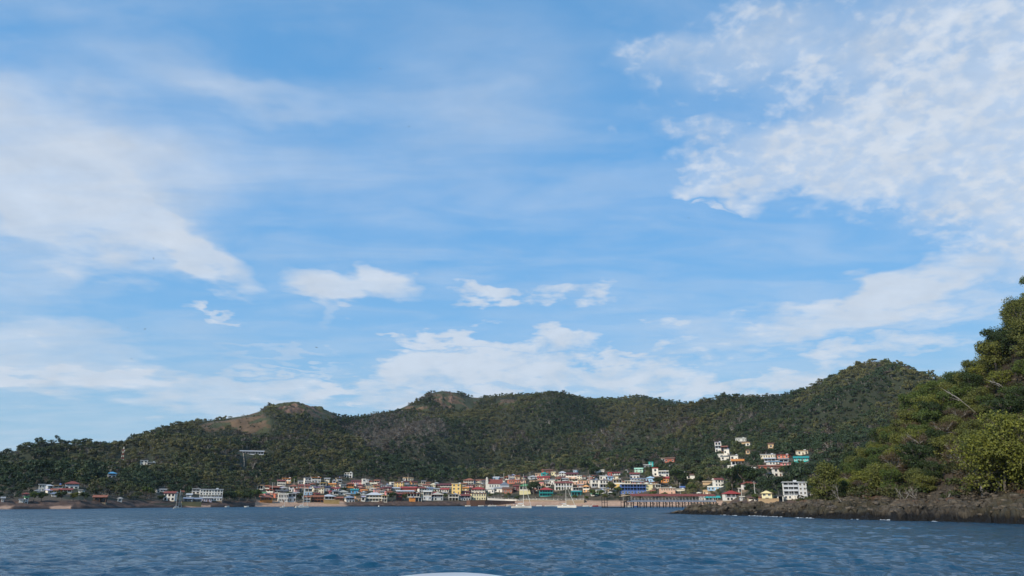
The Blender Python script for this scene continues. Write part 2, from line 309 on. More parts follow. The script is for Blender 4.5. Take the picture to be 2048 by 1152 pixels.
# ------------------------------------------------------------------ headland and rocky point, nearer on the right
NA2, NR2 = 1150, 300
XH2 = np.linspace(1318, 2900, NA2); B_ = az_of_xh(XH2)
def K2(p): q = np.array(p, float); return np.interp(XH2, q[:, 0], q[:, 1])
H0 = K2([(1318,232),(1340,223),(1500,187),(1600,167),(1700,156),(1850,146),(2048,134),(2300,125),(2900,110)])
H0 = H0+(fbm(XH2/23.0, XH2*0+3, 4)-.5)*9
HYT = K2([(1318,1030),(1335,1027),(1352,1023),(1364,1020),(1371,1016),(1384,1010),(1440,1011),(1500,1010),(1560,1008),(1620,1003),(1700,1001),(1900,999),(2100,996),(2900,994)])
HW = K2([(1318,3),(1340,6),(1380,14),(1500,20),(1640,26),(2900,30)])
HZT = np.maximum(CAMZ+(HOR-HYT)/F*cP*(H0+HW), -.6)
_hy = np.array([(1318,1080),(1500,1060),(1600,1010),(1640,990),(1670,975),(1700,945),(1740,905),(1790,870),(1825,815),(1860,790),(1910,782),(1930,755),(1975,735),(2000,680),(2048,610),(2150,520),(2400,420),(2900,400)], float)
HR = H0+K2([(1318,40),(1600,70),(1700,95),(2048,120),(2900,150)]); HZR = CAMZ+np.interp(B_, [azel(x, y)[0] for x, y in _hy], [azel(x, y)[1] for x, y in _hy])*HR
hill2 = K2([(1318,0),(1610,0),(1680,1),(2900,1)])
RG2 = np.empty((NA2, NR2)); ZG2 = np.empty((NA2, NR2))
for i in range(NA2):
    h0 = H0[i]; rr = np.concatenate([np.linspace(h0-8, h0+HW[i], 120, endpoint=False), np.linspace(h0+HW[i], HR[i], 120, endpoint=False), np.linspace(HR[i], HR[i]+160, 60)])
    zb = HZR[i] if hill2[i] > .02 else -2.0
    zb = HZR[i]*hill2[i]+(-2.0 if XH2[i] < 1560 else .5)*(1-hill2[i])
    kz = [-3.0, 0.05, HZT[i]*.52, HZT[i]*.74, HZT[i], HZT[i]+(zb-HZT[i])*.45, zb, zb-30*hill2[i]]
    kr = [h0-8, h0, h0+HW[i]*.16, h0+HW[i]*.5, h0+HW[i], h0+HW[i]+(HR[i]-h0-HW[i])*.5, HR[i], HR[i]+160]
    RG2[i] = rr; ZG2[i] = np.interp(rr, kr, kz)
HX = RG2*np.sin(B_)[:, None]; HYY = RG2*np.cos(B_)[:, None]
sft = (RG2-H0[:, None])/HW[:, None]
rockm = 1-ss(sft, 1.0, 1.5)
# slabs: terraced, cracked rock
ang = R(-28); ux = HX*math.cos(ang)+HYY*math.sin(ang); uy = -HX*math.sin(ang)+HYY*math.cos(ang)
def cells(x, y, seed=0):                      # worley-like block ids and edge distance
    xi = np.floor(x); yi = np.floor(y); best = np.full(x.shape, 9.0); sec = np.full(x.shape, 9.0); idv = np.zeros(x.shape)
    for dx in (-1, 0, 1):
        for dy in (-1, 0, 1):
            cx = (xi+dx).astype(int); cy = (yi+dy).astype(int)
            px = cx+_L[(cx*7+seed) & 255, cy & 255]; py = cy+_L[cy & 255, (cx*3+seed+50) & 255]; d = np.hypot(x-px, y-py); v = _L[(cx+seed+11) & 255, (cy*5+9) & 255]
            nb = d < best; sec = np.where(nb, best, np.minimum(sec, d)); idv = np.where(nb, v, idv); best = np.where(nb, d, best)
    return idv, sec-best, best
i1, e1, b1 = cells(ux/5.6+fbm(HX/4, HYY/4, 2)*.6, uy/2.6); i2, e2, b2 = cells(ux/1.5+3, uy/1.0, 30)
amp = rockm*ss(sft, -.05, .12)*K2([(1318,.25),(1345,.5),(1380,1),(2900,1)])[:, None]
ZG2 += amp*((i1-.5)*1.2-(1-ss(e1, .02, .14))*1.3+(.45-b1)*.6+(i2-.5)*.5-(1-ss(e2, .02, .16))*.5+(fbm(HX/7, HYY/7, 4)-.5)*1.4)
ZG2 += (1-rockm)*(fbm(HX/14, HYY/14, 4)-.5)*6*hill2[:, None]
c2 = np.empty((NA2, NR2, 3)); nn = fbm(HX/2.2, HYY/2.2, 5); n3 = fbm(HX/9+4, HYY/9, 3)
rc = np.array([.088, .071, .050])*(.25+1.3*nn[..., None]); rc = rc*(.6+.8*i1[..., None]); rc[...] *= 1
moss = ss(n3, .5, .68)[..., None]*.6; rc = rc*(1-moss)+np.array([.06, .052, .026])*moss
org = (ss(fbm(HX/5+20, HYY/5, 3), .58, .7)*ss(ZG2, 2.6, 3.6))[..., None]; rc = rc*(1-org*.7)+np.array([.20, .10, .055])*org*.7
wetl = ss(ZG2+(nn-.5)*1.0, .95, 1.55)[..., None]; rc = rc*wetl+np.array([.008, .007, .006])*(1-wetl)
gc = np.array([.05, .036, .022])*(.5+nn[..., None]); gc2 = np.array([.12, .075, .05]); sc_ = (np.exp(-(((HX/HYY)-.545)/.018)**2)*ss(ZG2, 5, 9)*(1-ss(ZG2, 18, 26)))[..., None]*.8
gc = gc*(1-sc_)+gc2*sc_
c2 = rc*rockm[..., None]+gc*(1-rockm[..., None])
V2 = np.stack([HX, HYY, ZG2], -1).reshape(-1, 3)
me = big_mesh('headland', V2, gridfaces(NA2, NR2)[:, ::-1], vcol_mat('headland rock', bump=.8, bs=1.2), False); attr(me, 'cover', c2.reshape(-1, 3))
headland = bpy.data.objects.new('headland', me); COL.objects.link(headland); tag(headland, 'dark brown layered rock shelf and steep headland rising on the right', kind='structure')
def ground2(x, y):
    a = math.atan2(x, y); r = math.hypot(x, y); xh = 1024+F*math.tan(a)/cP; u = (xh-XH2[0])/(XH2[1]-XH2[0]); i = int(min(max(round(u), 0), NA2-1))
    return float(np.interp(r, RG2[i], ZG2[i]))
# ------------------------------------------------------------------ sea
RW = [6.0]
while RW[-1] < 760: RW.append(RW[-1]+max(.10, .0047*RW[-1]) if RW[-1] > 22 else RW[-1]+.5)
while RW[-1] < 4300: RW.append(RW[-1]*1.06)
RW = np.array(RW); AW = np.concatenate([np.linspace(-80, -42, 60, endpoint=False), np.linspace(-42, 42, 1150), np.linspace(42.5, 80, 60)])*math.pi/180
dr = np.gradient(RW)
SX = np.sin(AW)[:, None]*RW[None, :]; SY = np.cos(AW)[:, None]*RW[None, :]; SZ = np.zeros_like(SX); DXs = np.zeros_like(SX); DYs = np.zeros_like(SX)
wr = np.random.default_rng(21); wind = R(200)
group_n = .35+1.3*fbm(SX/9, SY/6+40, 3)
for k in range(54):
    lam = 0.32*(3.6/0.32)**(k/53.0)*wr.uniform(.9, 1.1); th = wind+wr.normal(0, .62); kk = 2*math.pi/lam
    ampl = .0082*lam**.75*wr.uniform(.6, 1.3)
    fade = np.clip((lam/dr-2.2)/2.5, 0, 1)*(1-ss(RW, 400, 700)); ph = wr.uniform(0, 6.28)
    idx = np.where(fade > 0)[0]
    if not len(idx): continue
    e = idx[-1]+1; q = kk*(SX[:, :e]*math.sin(th)+SY[:, :e]*math.cos(th))+ph
    sA = np.sin(q); SZ[:, :e] += ampl*fade[:e]*sA; cA = np.cos(q)*ampl*fade[:e]*.8; DXs[:, :e] += cA*math.sin(th); DYs[:, :e] += cA*math.cos(th)
SZ *= group_n; SX += DXs*group_n; SY += DYs*group_n
mw = bpy.data.materials.new('sea water'); nt = nodes_of(mw); B = NB(nt); g = B.n('ShaderNodeNewGeometry'); Ps = g.outputs['Position']
pb = B.n('ShaderNodeBsdfPrincipled'); pb.inputs['IOR'].default_value = 1.333; pb.inputs['Specular IOR Level'].default_value = .5; B.inp(pb.inputs['Roughness'], B.m('ADD', .08, B.m('MULTIPLY', B.ramp(B.v('LENGTH', Ps), 60, 420), .27)))
nA = B.noise(B.v('MULTIPLY', Ps, (1.0, 1.7, 1)), 2.6, 5, .62, .3); nB = B.noise(B.v('MULTIPLY', Ps, (.5, 1.0, 1)), .55, 5, .6, .2); nC = B.noise(Ps, .012, 4, .6)
dst = B.v('LENGTH', Ps); hgt = B.m('MULTIPLY', B.m('ADD', B.m('MULTIPLY', nA, .16), B.m('MULTIPLY', nB, .5)), B.m('ADD', .85, B.m('MULTIPLY', B.ramp(dst, 60, 350), 2.2)))
bp = B.n('ShaderNodeBump'); bp.inputs['Distance'].default_value = 1.0; B.inp(bp.inputs['Strength'], B.m('ADD', .8, B.m('MULTIPLY', B.ramp(nC, .4, .62), .2))); nt.links.new(hgt, bp.inputs['Height'])
nt.links.new(bp.outputs[0], pb.inputs['Normal'])
nt.links.new(B.mix(B.ramp(nC, .35, .65), (.003, .044, .090), (.005, .055, .102)), pb.inputs['Base Color'])
o = B.n('ShaderNodeOutputMaterial'); nt.links.new(pb.outputs[0], o.inputs[0])
me = big_mesh('sea', np.stack([SX, SY, SZ], -1).reshape(-1, 3), gridfaces(len(AW), len(RW))[:, ::-1], mw, True)
sea = bpy.data.objects.new('sea', me); COL.objects.link(sea); tag(sea, 'rippled deep blue bay water filling the foreground', kind='structure')
# ------------------------------------------------------------------ houses
ZR = {'1': (0, 840, .15625), '2': (300, 880, .12152), '3': (500, 900, .1172), '4': (700, 900, .1172), '5': (900, 900, .1172), '6': (1100, 900, .1172), '7': (1300, 860, .1476), '8': (1480, 860, .15625)}
# zone x0 x1 ytop ybottom wall roof rooftype storeys(top to bottom) | look
# rooftype: g ridge along the front, h hipped, f flat slab, s lean-to, p gable facing the bay, t parapet; storeys: wN windows, v veranda, a arches, b blank, o open below
HOUSES = '''
1 0 50 1015 1085 lgrey grey s w1|grey white boat shed cut by the left edge of the photo
1 230 300 1040 1078 white lgrey f b|low white waterside wall house
1 295 360 985 1068 white green t w1,w1,w1|narrow white three storey house with green window trim
1 275 372 945 990 dgrey redroof h w2|dark house under a red hipped roof
1 485 575 825 915 white lgrey f w2,w2|white two storey house with flat roof at the top left of the hamlet
1 575 660 830 890 lgrey lgrey s w2|pale grey house with tin lean-to roof
1 455 500 900 945 lgrey grey s w1|small grey shack
1 580 645 888 942 white lav s w2|small pinkish white house
1 645 735 882 940 yellow terra g w2|yellow house with small terracotta roof
1 735 800 892 932 orange red g w1|bright orange red house
1 800 920 878 940 salmon redroof g v|salmon house with long rust red roof
1 680 805 835 882 cream tan f v|cream house with open flat roofed veranda
1 830 1010 790 880 white redroof h v,w3|white two storey house with large red hipped roof, topmost of the hamlet
1 655 745 938 985 lgrey slate s w2|grey white low house
1 745 820 940 978 cream tan s w2|cream low house
1 1000 1078 893 960 pale grey f w1,w1|pale grey house at the right end of the hamlet
1 1190 1365 968 1055 brown terra g o|open sided wooden shelter under a big terracotta thatched roof
1 1495 1560 1018 1078 white lgrey p w1|tiny white gabled chapel on the rocks
1 1370 1482 668 738 white sky h v,w2|white hillside house with bright blue hipped roof
1 1793 1887 517 582 white lgrey f w2,w2|white two storey hillside villa
1 1880 1985 542 582 lgrey lgrey f v|long pale hillside terrace with flat roof
2 78 150 822 872 white lgrey f w1|small white flat roofed house
2 155 270 818 855 lgrey grey s w2|low grey house with tin roof
2 228 432 853 1005 white redroof g w3,w3|large white two storey house with red brown roof facing the sea
2 512 560 840 897 tan terra g w1|small tan house
2 595 690 885 960 slate lgrey s w2|slate grey house among trees
2 688 830 803 888 white lgrey f v,w2|white two storey house with railed terrace
2 815 1175 815 1000 white lgrey f w8,w8,v,w8|long white four storey hotel with flat roof terrace
2 552 700 950 1022 white slate g v|white pavilion with grey roof on the sea wall
2 702 850 955 1022 white slate g v|long white open hall with grey roof on the sea wall
2 850 1010 955 1025 lav white f w4|lavender white low annex below the four storey hotel
2 1488 1860 170 242 white lgrey s v|long low white hillside building with pale metal roof above bare earth
3 125 240 600 680 cream tan f v|cream flat roofed veranda house on the treeline
3 250 345 605 665 dbrown rust g v|dark brown veranda house
3 330 490 620 695 dred terra g v|dark red veranda house with terracotta roof
3 275 412 678 765 salmon brick f v,w3|salmon brick house with balconies
3 140 278 722 772 pale green g w2|small house with green roof
3 150 225 757 805 salmon terra g w1|small salmon house below the green roof
3 172 378 788 912 orange terra h v,b|bright orange beach restaurant with terracotta roof and yellow balcony
3 402 492 750 825 salmon salmon t w1|plain salmon block
3 470 640 752 890 white white t w6,w6|long white two storey beachfront block with rows of dark windows, left wing
3 638 775 742 892 white lgrey f v,w4|white balconied right wing of the long beachfront block
3 463 602 513 612 lav redroof g v,v|lavender white two storey house with double veranda
3 555 708 483 572 apricot orange f v,w3|orange tan house with rooftop veranda on the treeline
3 503 640 630 692 white lav p w1|white gabled house with lavender trim
3 513 655 685 752 dgrey dgrey g w3|dark grey house
3 665 802 598 715 white terra h a,w3|white arched two storey house with terracotta roof
3 752 832 650 720 pink rust g w2|pinkish house with rusty roof
3 818 928 528 585 white grey s w4|white house with sloping grey roof
3 913 1032 478 600 white lgrey f w2,w3,v|tall white three storey house with red brown veranda
3 1040 1200 468 560 lgrey orange f v,w3|grey house topped by a bright orange upper floor
3 828 1012 588 655 salmon redroof g w5|long red brick house
3 1190 1303 558 622 yellow yellow f v|bright yellow house with dark windows
3 1338 1462 570 625 yellow orange g w3|orange yellow house with orange roof
3 1268 1362 480 560 cream grey g w2,w1|cream hillside house
3 1400 1467 508 568 lgrey dgrey p w1|small grey gabled house
3 1463 1562 475 512 cream tan f v|low cream flat roofed house on the treeline
3 1608 1748 388 472 white white f a,a|white arched two storey villa highest above the town centre left
3 1733 1918 518 582 pink maroon g w5|long pink house with maroon roof
3 1903 1972 498 606 white white t w1,b,w1|narrow white tower house
3 1523 1642 585 642 white lgrey f w4|white flat roofed house
3 1643 1772 562 642 orange terra h v|orange house with terracotta hipped roof
3 1785 1842 578 618 white grey g w1|tiny white house
3 1060 1190 630 722 cream purple g w2,v|cream house with purple roof
3 1170 1272 652 742 cream tan f w2,w2|cream two storey house
3 920 1057 660 772 lblue white f v,w3|two storey house, white veranda above blue ground floor
3 1278 1372 622 700 slate navy g w3|blue grey house with dark roof
3 1373 1532 640 702 white red s w4|white house with a red stripe of awning
3 1333 1402 698 750 pink red g w1|small pink house
3 1400 1502 688 772 grey slate p v|grey gabled house
3 1500 1662 693 772 white grey p w2|white house with twin gables
3 1718 1842 670 752 sky teal g w2|light blue house
3 1770 1852 640 682 white maroon f w2|small white house with maroon flat roof
3 1888 1997 678 722 salmon orange g w3|orange red house
3 1838 1972 718 772 white lgrey f w4|low white house
3 925 1042 788 892 yellow terra g v,v|tan yellow two storey beach house with balconies
3 1040 1248 778 895 rust rust g v,o|rust brown beach house raised over dark openings
3 1235 1442 763 855 pale lgrey h v|open pavilion with wide pale metal roof on the stone wall
3 1440 1585 802 868 brown terra g v|brown low waterfront house
3 1610 1777 788 892 white slate h v,w3|white house with slate hipped roof and railed verandas on the shore
3 1778 1882 788 882 apricot tan f w3,w2|apricot two storey waterfront house
3 1880 1962 788 880 white lav s w1|white house with pale lavender lean-to roof
4 268 542 733 882 pyellow lgrey h v,v|wide yellow two storey house with grey hipped roof and open verandas
4 520 628 778 892 yellow yellow f v,v|narrow yellow two storey house with open balconies
4 348 452 563 622 pyellow cream g w2|pale yellow house
4 398 502 598 648 apricot terra g w2|plain apricot house
4 495 692 593 642 lgrey grey f w6|long grey flat roofed house with a row of windows
4 673 752 553 627 white white t w1,w1|white block house like a short tower
4 768 922 553 637 yellow terra f w3,w3|yellow orange two storey house with white window frames
4 328 432 643 692 white lgrey p w1|small white gabled house
4 448 562 648 702 apricot redroof g w2|apricot house with red roof
4 558 702 628 692 dred maroon g w4|long low dark red house
4 708 852 638 692 slate lgrey s v|blue grey veranda house
4 850 1152 628 692 redroof red g b|large hall with a broad bright red metal roof
4 798 1082 688 742 dred lgrey s w6|dark red building with pale grey strip roof below the broad red roof
4 903 957 473 525 white tan t a|ruined white arch house on the bare slope
4 960 1072 475 525 cream tan t w2|ruined cream wall house on the bare slope
4 938 1132 590 630 teal dgrey s w3|low teal house with dark roof
4 1163 1242 573 612 pale tan s w1|pale grey low house under the trees
4 1240 1352 588 642 white terra g w3|white house with terracotta roof
4 1373 1472 573 637 pyellow cream h w3|cream yellow hipped house on the treeline
4 1478 1562 590 640 brown dred g w2|small brown house
4 1543 1742 573 655 dbrown maroon g v,w4|long dark brown house with maroon roof and white posts
4 1743 1908 578 752 yellow cream f w2,w2,w2|tall yellow block with three rows of windows
4 1148 1302 628 722 white redroof h w3,w3|white house with red hipped roof and arched windows
4 1300 1442 640 692 lblue slate g w3|light blue grey house
4 1248 1390 700 862 lgrey white s v,w3|grey walled house under a big sloping white roof
4 1350 1572 723 862 white red p v,w4|white beachfront house with bright red gable roof and two balconies
4 1528 1682 653 722 white red g w4|white house with red roof
4 788 892 738 862 dred redroof g v,v|dark red two storey waterfront house
4 985 1192 738 812 red redroof f v|red house with a long balcony
4 1008 1112 812 882 orange terra f b|orange salmon ground floor store on the rocks
4 1188 1243 743 812 pyellow cream t w1,w1|narrow pale yellow house
4 1112 1222 812 882 lblue slate f o|pale blue raised boat house
4 598 722 708 778 pink rust g v|pinkish house with rusty brown roof
4 1678 1845 758 862 grey grey f v,o|grey balconied house on stilts over the rocks
4 1858 2045 758 862 white redroof g v,w4|white and blue waterfront house with red roof
4 1920 2022 638 702 yellow orange g w3|small yellow house with orange roof
4 1905 2048 700 757 dred maroon g w3|dark red roofed low house
5 243 427 488 592 slate terra h v,v|grey double veranda house with terracotta hipped roof
5 275 412 588 637 pink brown s w3|pinkish low house below the grey veranda house
5 418 582 578 642 stone grey f w3|grey stone house
5 428 602 508 562 cream terra g w3|cream house with tan tiled roof
5 540 662 515 600 dgrey dgrey s w2|dark grey roofed shed house
5 368 592 638 740 cream red h v,w4|cream house with bright red hipped roof
5 355 602 740 862 pyellow dred f w6,w6|cream yellow two storey waterfront house with two rows of dark windows on a stone base
5 735 842 460 522 lblue lgrey g w2|light blue house with grey metal roof
5 835 912 465 510 white lgrey f w2|small white flat roofed house on the treeline
5 1000 1112 430 502 slate lav f v,w2|bluish grey house with open roof terrace
5 1108 1192 438 512 tan rust g w2|tan house with rusty roof
5 985 1192 510 577 salmon pink f w6|wide salmon pink flat roofed house
5 608 722 590 652 dgrey brown g w2|dark house left of the bell tower
5 618 762 668 742 white lgrey f w3|low white flat roofed house in front of the bell tower
5 760 965 632 722 white grey g w3|white parish house with grey roof
5 898 1082 640 742 terra brown g w4|brown roofed house among palms
5 1078 1192 598 702 maroon redroof g w2|maroon house with red roof
5 1188 1372 588 762 pyellow green h v,b|pale yellow house with green hipped roof and dark green veranda
5 1340 1482 440 502 lgrey lgrey p w2|pale grey gabled house
5 1458 1552 395 452 peach tan s w2|peach house with lean-to roof
5 1543 1662 385 442 turq turq p w2|turquoise gabled house high in the town
5 1573 1742 328 402 brick brown g w3|unfinished brick house with brown roof at the top of the town
5 1733 1818 373 432 pyellow cream f w2|pale yellow flat roofed house
5 1853 1982 368 452 white lgrey h w3,w3|white two storey house on the treeline
5 1498 1702 450 512 salmon red g w5|long red salmon house
5 1368 1482 528 582 yellow tan g w3|plain yellow house
5 1508 1602 558 612 peach pink t w2|peach pink block
5 1618 1702 518 592 grey grey s w2|plain grey house
5 1698 1795 508 592 white grey f w3|white house with dark windows left of the arcaded hotel
5 1528 1752 648 795 teal red h v,v|teal two storey house with red hipped roof behind the promenade
6 85 372 540 685 white redroof g a,a|long white arcaded hotel with two rows of tall arches
6 0 132 498 540 green grey g b|greenish flat roofed house behind the arcaded hotel
6 278 482 388 502 peach maroon g v,w4|peach two storey house with maroon roof
6 398 478 343 392 lblue lgrey f w2|light blue house on the treeline
6 140 262 455 492 pink maroon g w3|low pink house
6 328 482 490 592 peach tan f v,w3|peach house with balconies beside the arcaded hotel
6 765 917 338 387 white white t b|plain blank white wall building alone against brown slope
6 988 1072 383 442 red red t w1|bright crimson cube shaped house
6 1068 1202 378 432 white dred g a|white arched house with dark red roof
6 848 987 438 512 white lgrey f w3|white flat roofed house with dark windows below the blank white wall
6 985 1092 448 522 lblue slate g w2|blue grey plain house
6 1088 1182 448 512 cream tan f w2|plain cream house
6 483 692 518 582 peach tan f w5|long peach flat roofed house
6 698 832 508 640 white slate f w2,v|white two storey house with grey veranda
6 828 992 513 652 white maroon f w3,v|white two storey house with maroon flat roof
6 998 1092 558 622 salmon terra g w2|salmon terracotta roofed house
6 1083 1232 508 642 yellow brown f v,w2|yellow two storey house with dark balcony left of the blue hotel
6 1288 1352 338 387 grey wood p w1|small grey wooden house
6 1448 1592 308 387 mint mint g w2,w2|mint green house on the upper slope
6 1598 1692 248 297 slate white s w3|blue grey small house on the upper slope
6 1688 1772 205 282 turq turq f w1,w1|turquoise house highest on the wooded slope
6 1368 1532 388 482 white redroof g v,w3|white two storey house with red roof and red rails
6 1388 1642 478 522 lgrey slate s w5|long low house with grey metal roof
6 1268 1412 525 582 cream white f a|cream arched upper house behind the blue hotel
6 1408 1602 528 582 pink grey s w4|pinkish long house behind the blue hotel
6 1213 1625 583 752 blue white f v,v,w8|long blue hotel with open galleries and white roof slab
6 1622 1752 583 700 pyellow white f b,b|beige end block of the blue hotel
6 368 562 638 700 white white f v|white layered roof beach house
6 370 545 698 785 teal teal s v|open beach bar with teal awning roof
6 568 692 600 722 apricot terra p v,w2|apricot gabled two storey house among trees
6 773 947 680 752 white lgrey f w4|low white flat roofed beachfront house
6 698 832 738 785 pale green s v|beach shelter with green roof
6 985 1067 723 758 white white h o|small white tent pavilion
6 1648 1832 453 548 lblue redroof p w3|light blue house with two red gables
6 1825 2035 458 562 orange red g w5|long orange red roofed house
6 1748 1850 308 452 white red t w1,w1|white tower with red trimmed top
6 1845 2025 358 455 white white t v,w3|white terrace house joined to the red trimmed tower
7 150 218 378 425 lgrey tan s w1|small pale grey slope house
7 210 345 372 442 brick brown g w3|brick walled house with brown roof on the wooded slope
7 135 335 785 875 peach white f w6,w2|peach two storey house behind the pier roof
7 335 475 800 830 cream white f b|long cream wall building behind the pier roof
7 408 482 765 806 navy blue g w1|blue tarpaulin roofed hut
7 498 605 598 668 white brown g w2|white house with brown roof alone among dark trees
7 640 702 845 892 white white p w1|small white gabled hut behind the pier roof
7 722 805 818 892 tan tan t w2|tan stone block house
7 888 972 168 300 white lav f a,v,w2|narrow white three storey house with arched top floor, tallest on the slope
7 968 1062 218 302 brown terra g v|brown veranda house right of the narrow white house
7 1008 1088 258 342 white grey f w2|white house in the cluster below the narrow white house
7 922 1012 328 382 white white t w1|small white block in the cluster below the narrow white house
7 958 1072 348 415 white grey s w2|white house with grey lean-to roof on the slope
7 1093 1198 343 412 white grey f w2|small white flat roofed slope house
7 1163 1302 108 165 pale pale f w5|long pale concrete house at the top of the clearing
7 1178 1335 148 192 tan brown s w2|tan lower wall house at the top of the clearing
7 1298 1362 172 218 white tan t w1|little white house at the top of the clearing
7 1298 1358 262 332 tan brown h w1|small tan hut in trees
7 1103 1278 400 485 white orange g v|white house with bright orange roof on the slope
7 1053 1172 483 532 white white t w1|low white terrace wall house
7 1345 1432 505 552 lblue white s w1|bluish white hut in trees
7 858 992 658 772 white redroof g w3,w3|white two storey house with arched windows above the pier
7 788 1012 765 822 lblue white t w5|pale blue terrace building above the pier
7 718 862 690 742 tan tan s b|tan shed roof on the bare slope
7 1248 1442 700 805 white redroof h v,v|white octagonal house with red roof and wrap around windows
7 1198 1305 790 842 white white f o|white pergola terrace
7 998 1212 830 958 white red h v,w4|white two storey house with bright red hipped roof beside the pier
7 1214 1282 900 957 lgrey white f w2|small grey white hut by the rocks
7 1418 1482 910 962 white grey f w1|small white hut by the rocks
7 1484 1548 905 1002 brick brown s w1,w1|small brown brick house on the rocks
7 758 1003 895 968 turq turq s v|turquoise lean-to roofed landing hall at the end of the pier
7 668 765 905 962 white lgrey f w3|low white kiosk at the end of the pier
8 270 455 313 362 cream lgrey f w6|long cream flat roofed house on the right slope
8 313 455 353 410 white lgrey s v|white veranda house below the long cream house
8 488 645 318 362 salmon red f w3|salmon pink house with red roof on the right slope
8 503 622 362 422 white grey s v|white house below the salmon pink house
8 348 522 403 448 white sky f w4|white house with blue trim on the right slope
8 518 645 418 458 pink terra f w3|pinkish low house on the right slope
8 248 565 453 492 brick terra g w4|long terracotta roofed wall on the right slope
8 418 545 480 602 white brown g w2,w2|tall white house with brown roof in a clearing
8 348 422 548 607 white navy s w1|small white house with blue wall in the clearing
8 698 882 338 422 turq teal g w4,b|turquoise house with dark veranda on brick base at the right end of the slope
8 722 868 263 322 cream tan f w3|cream pink house above the turquoise one
8 363 443 168 242 tan brown g w1|lone small brown house high among trees
8 560 765 670 890 white lgrey f v,v,v,w4|white four storey building front with stacked long balconies by the rocks
8 755 870 672 892 lgrey lgrey f w2,w2,w2,b|pale grey right wing of the four storey building by the rocks with a maroon base
8 288 435 785 902 pyellow brown p w2,w1|pale yellow house with brown gable roof by the rocks
8 480 562 850 945 pale dgrey f o|small pavilion with white pillars beside the four storey building
8 98 178 868 908 tan brown s v|tan open shed by the rocks
'''
MK = [('the bell tower church', 982, 972), ('the four storey hotel', 420, 990), ('the orange beach restaurant', 532, 999), ('the long white beachfront block', 572, 996), ('the wide grey hipped roof', 747, 990),
      ('the broad red metal roof', 817, 977), ('the tall yellow block', 914, 978), ('the arcaded white hotel', 1127, 972), ('the blue hotel', 1266, 978), ('the red trimmed white tower', 1311, 945),
      ('the pier roof', 1350, 991), ('the narrow three storey slope house', 1437, 894), ('the turquoise slope house', 1603, 919), ('the four storey building by the rocks', 1588, 982), ('the white arched villa', 696, 950),
      ('the far left hamlet', 120, 985), ('the left sea wall', 385, 1003), ('the long dark brown house', 892, 972)]
def where(px, py, used=None):
    best = sorted(MK, key=lambda m: math.hypot(m[1]-px, (m[2]-py)*2.2))[0]; dx = px-best[1]; dy = py-best[2]
    if math.hypot(dx, dy) < 9: return ''
    h = 'left' if dx < 0 else 'right'
    if abs(dy) < 5: s = ('just ' if abs(dx) < 28 else '')+h+' of '
    elif abs(dx) < 8: s = ('above ' if dy < 0 else 'below ')
    else: s = ('above and ' if dy < 0 else 'below and ')+h+' of '
    return s+best[0]
GLASS = gloss('glass', .12); DARK = paint('black', .9)
def window_mesh(w, h, fr):
    key = (round(w, 1), round(h, 1), fr)
    if key in WM: return WM[key]
    b = MB(); fm = paint(fr); t = .09
    b.box(-w/2, w/2, -.06, .02, -h/2, -h/2+t, fm); b.box(-w/2, w/2, -.06, .02, h/2-t, h/2, fm); b.box(-w/2, -w/2+t, -.055, .02, -h/2+t, h/2-t, fm); b.box(w/2-t, w/2, -.055, .02, -h/2+t, h/2-t, fm)
    b.box(-.03, .03, -.05, .02, -h/2+t, h/2-t, fm); b.box(-w/2+t, w/2-t, -.02, .02, -h/2+t, h/2-t, GLASS)
    b.box(-w/2-.08, w/2+.08, -.14, .02, -h/2-.09, -h/2-.003, fm)
    o = b.build('window'); me = o.data; bpy.data.objects.remove(o); WM[key] = me; return me
WM = {}
def add_window(parent, x, y, z, w, h, rz=0.0, fr='white'):
    o = bpy.data.objects.new('window', window_mesh(w, h, fr)); COL.objects.link(o); o.parent = parent; o.location = (x, y, z); o.rotation_euler = (0, 0, rz); return o
HRECT = []; rh = random.Random(11)
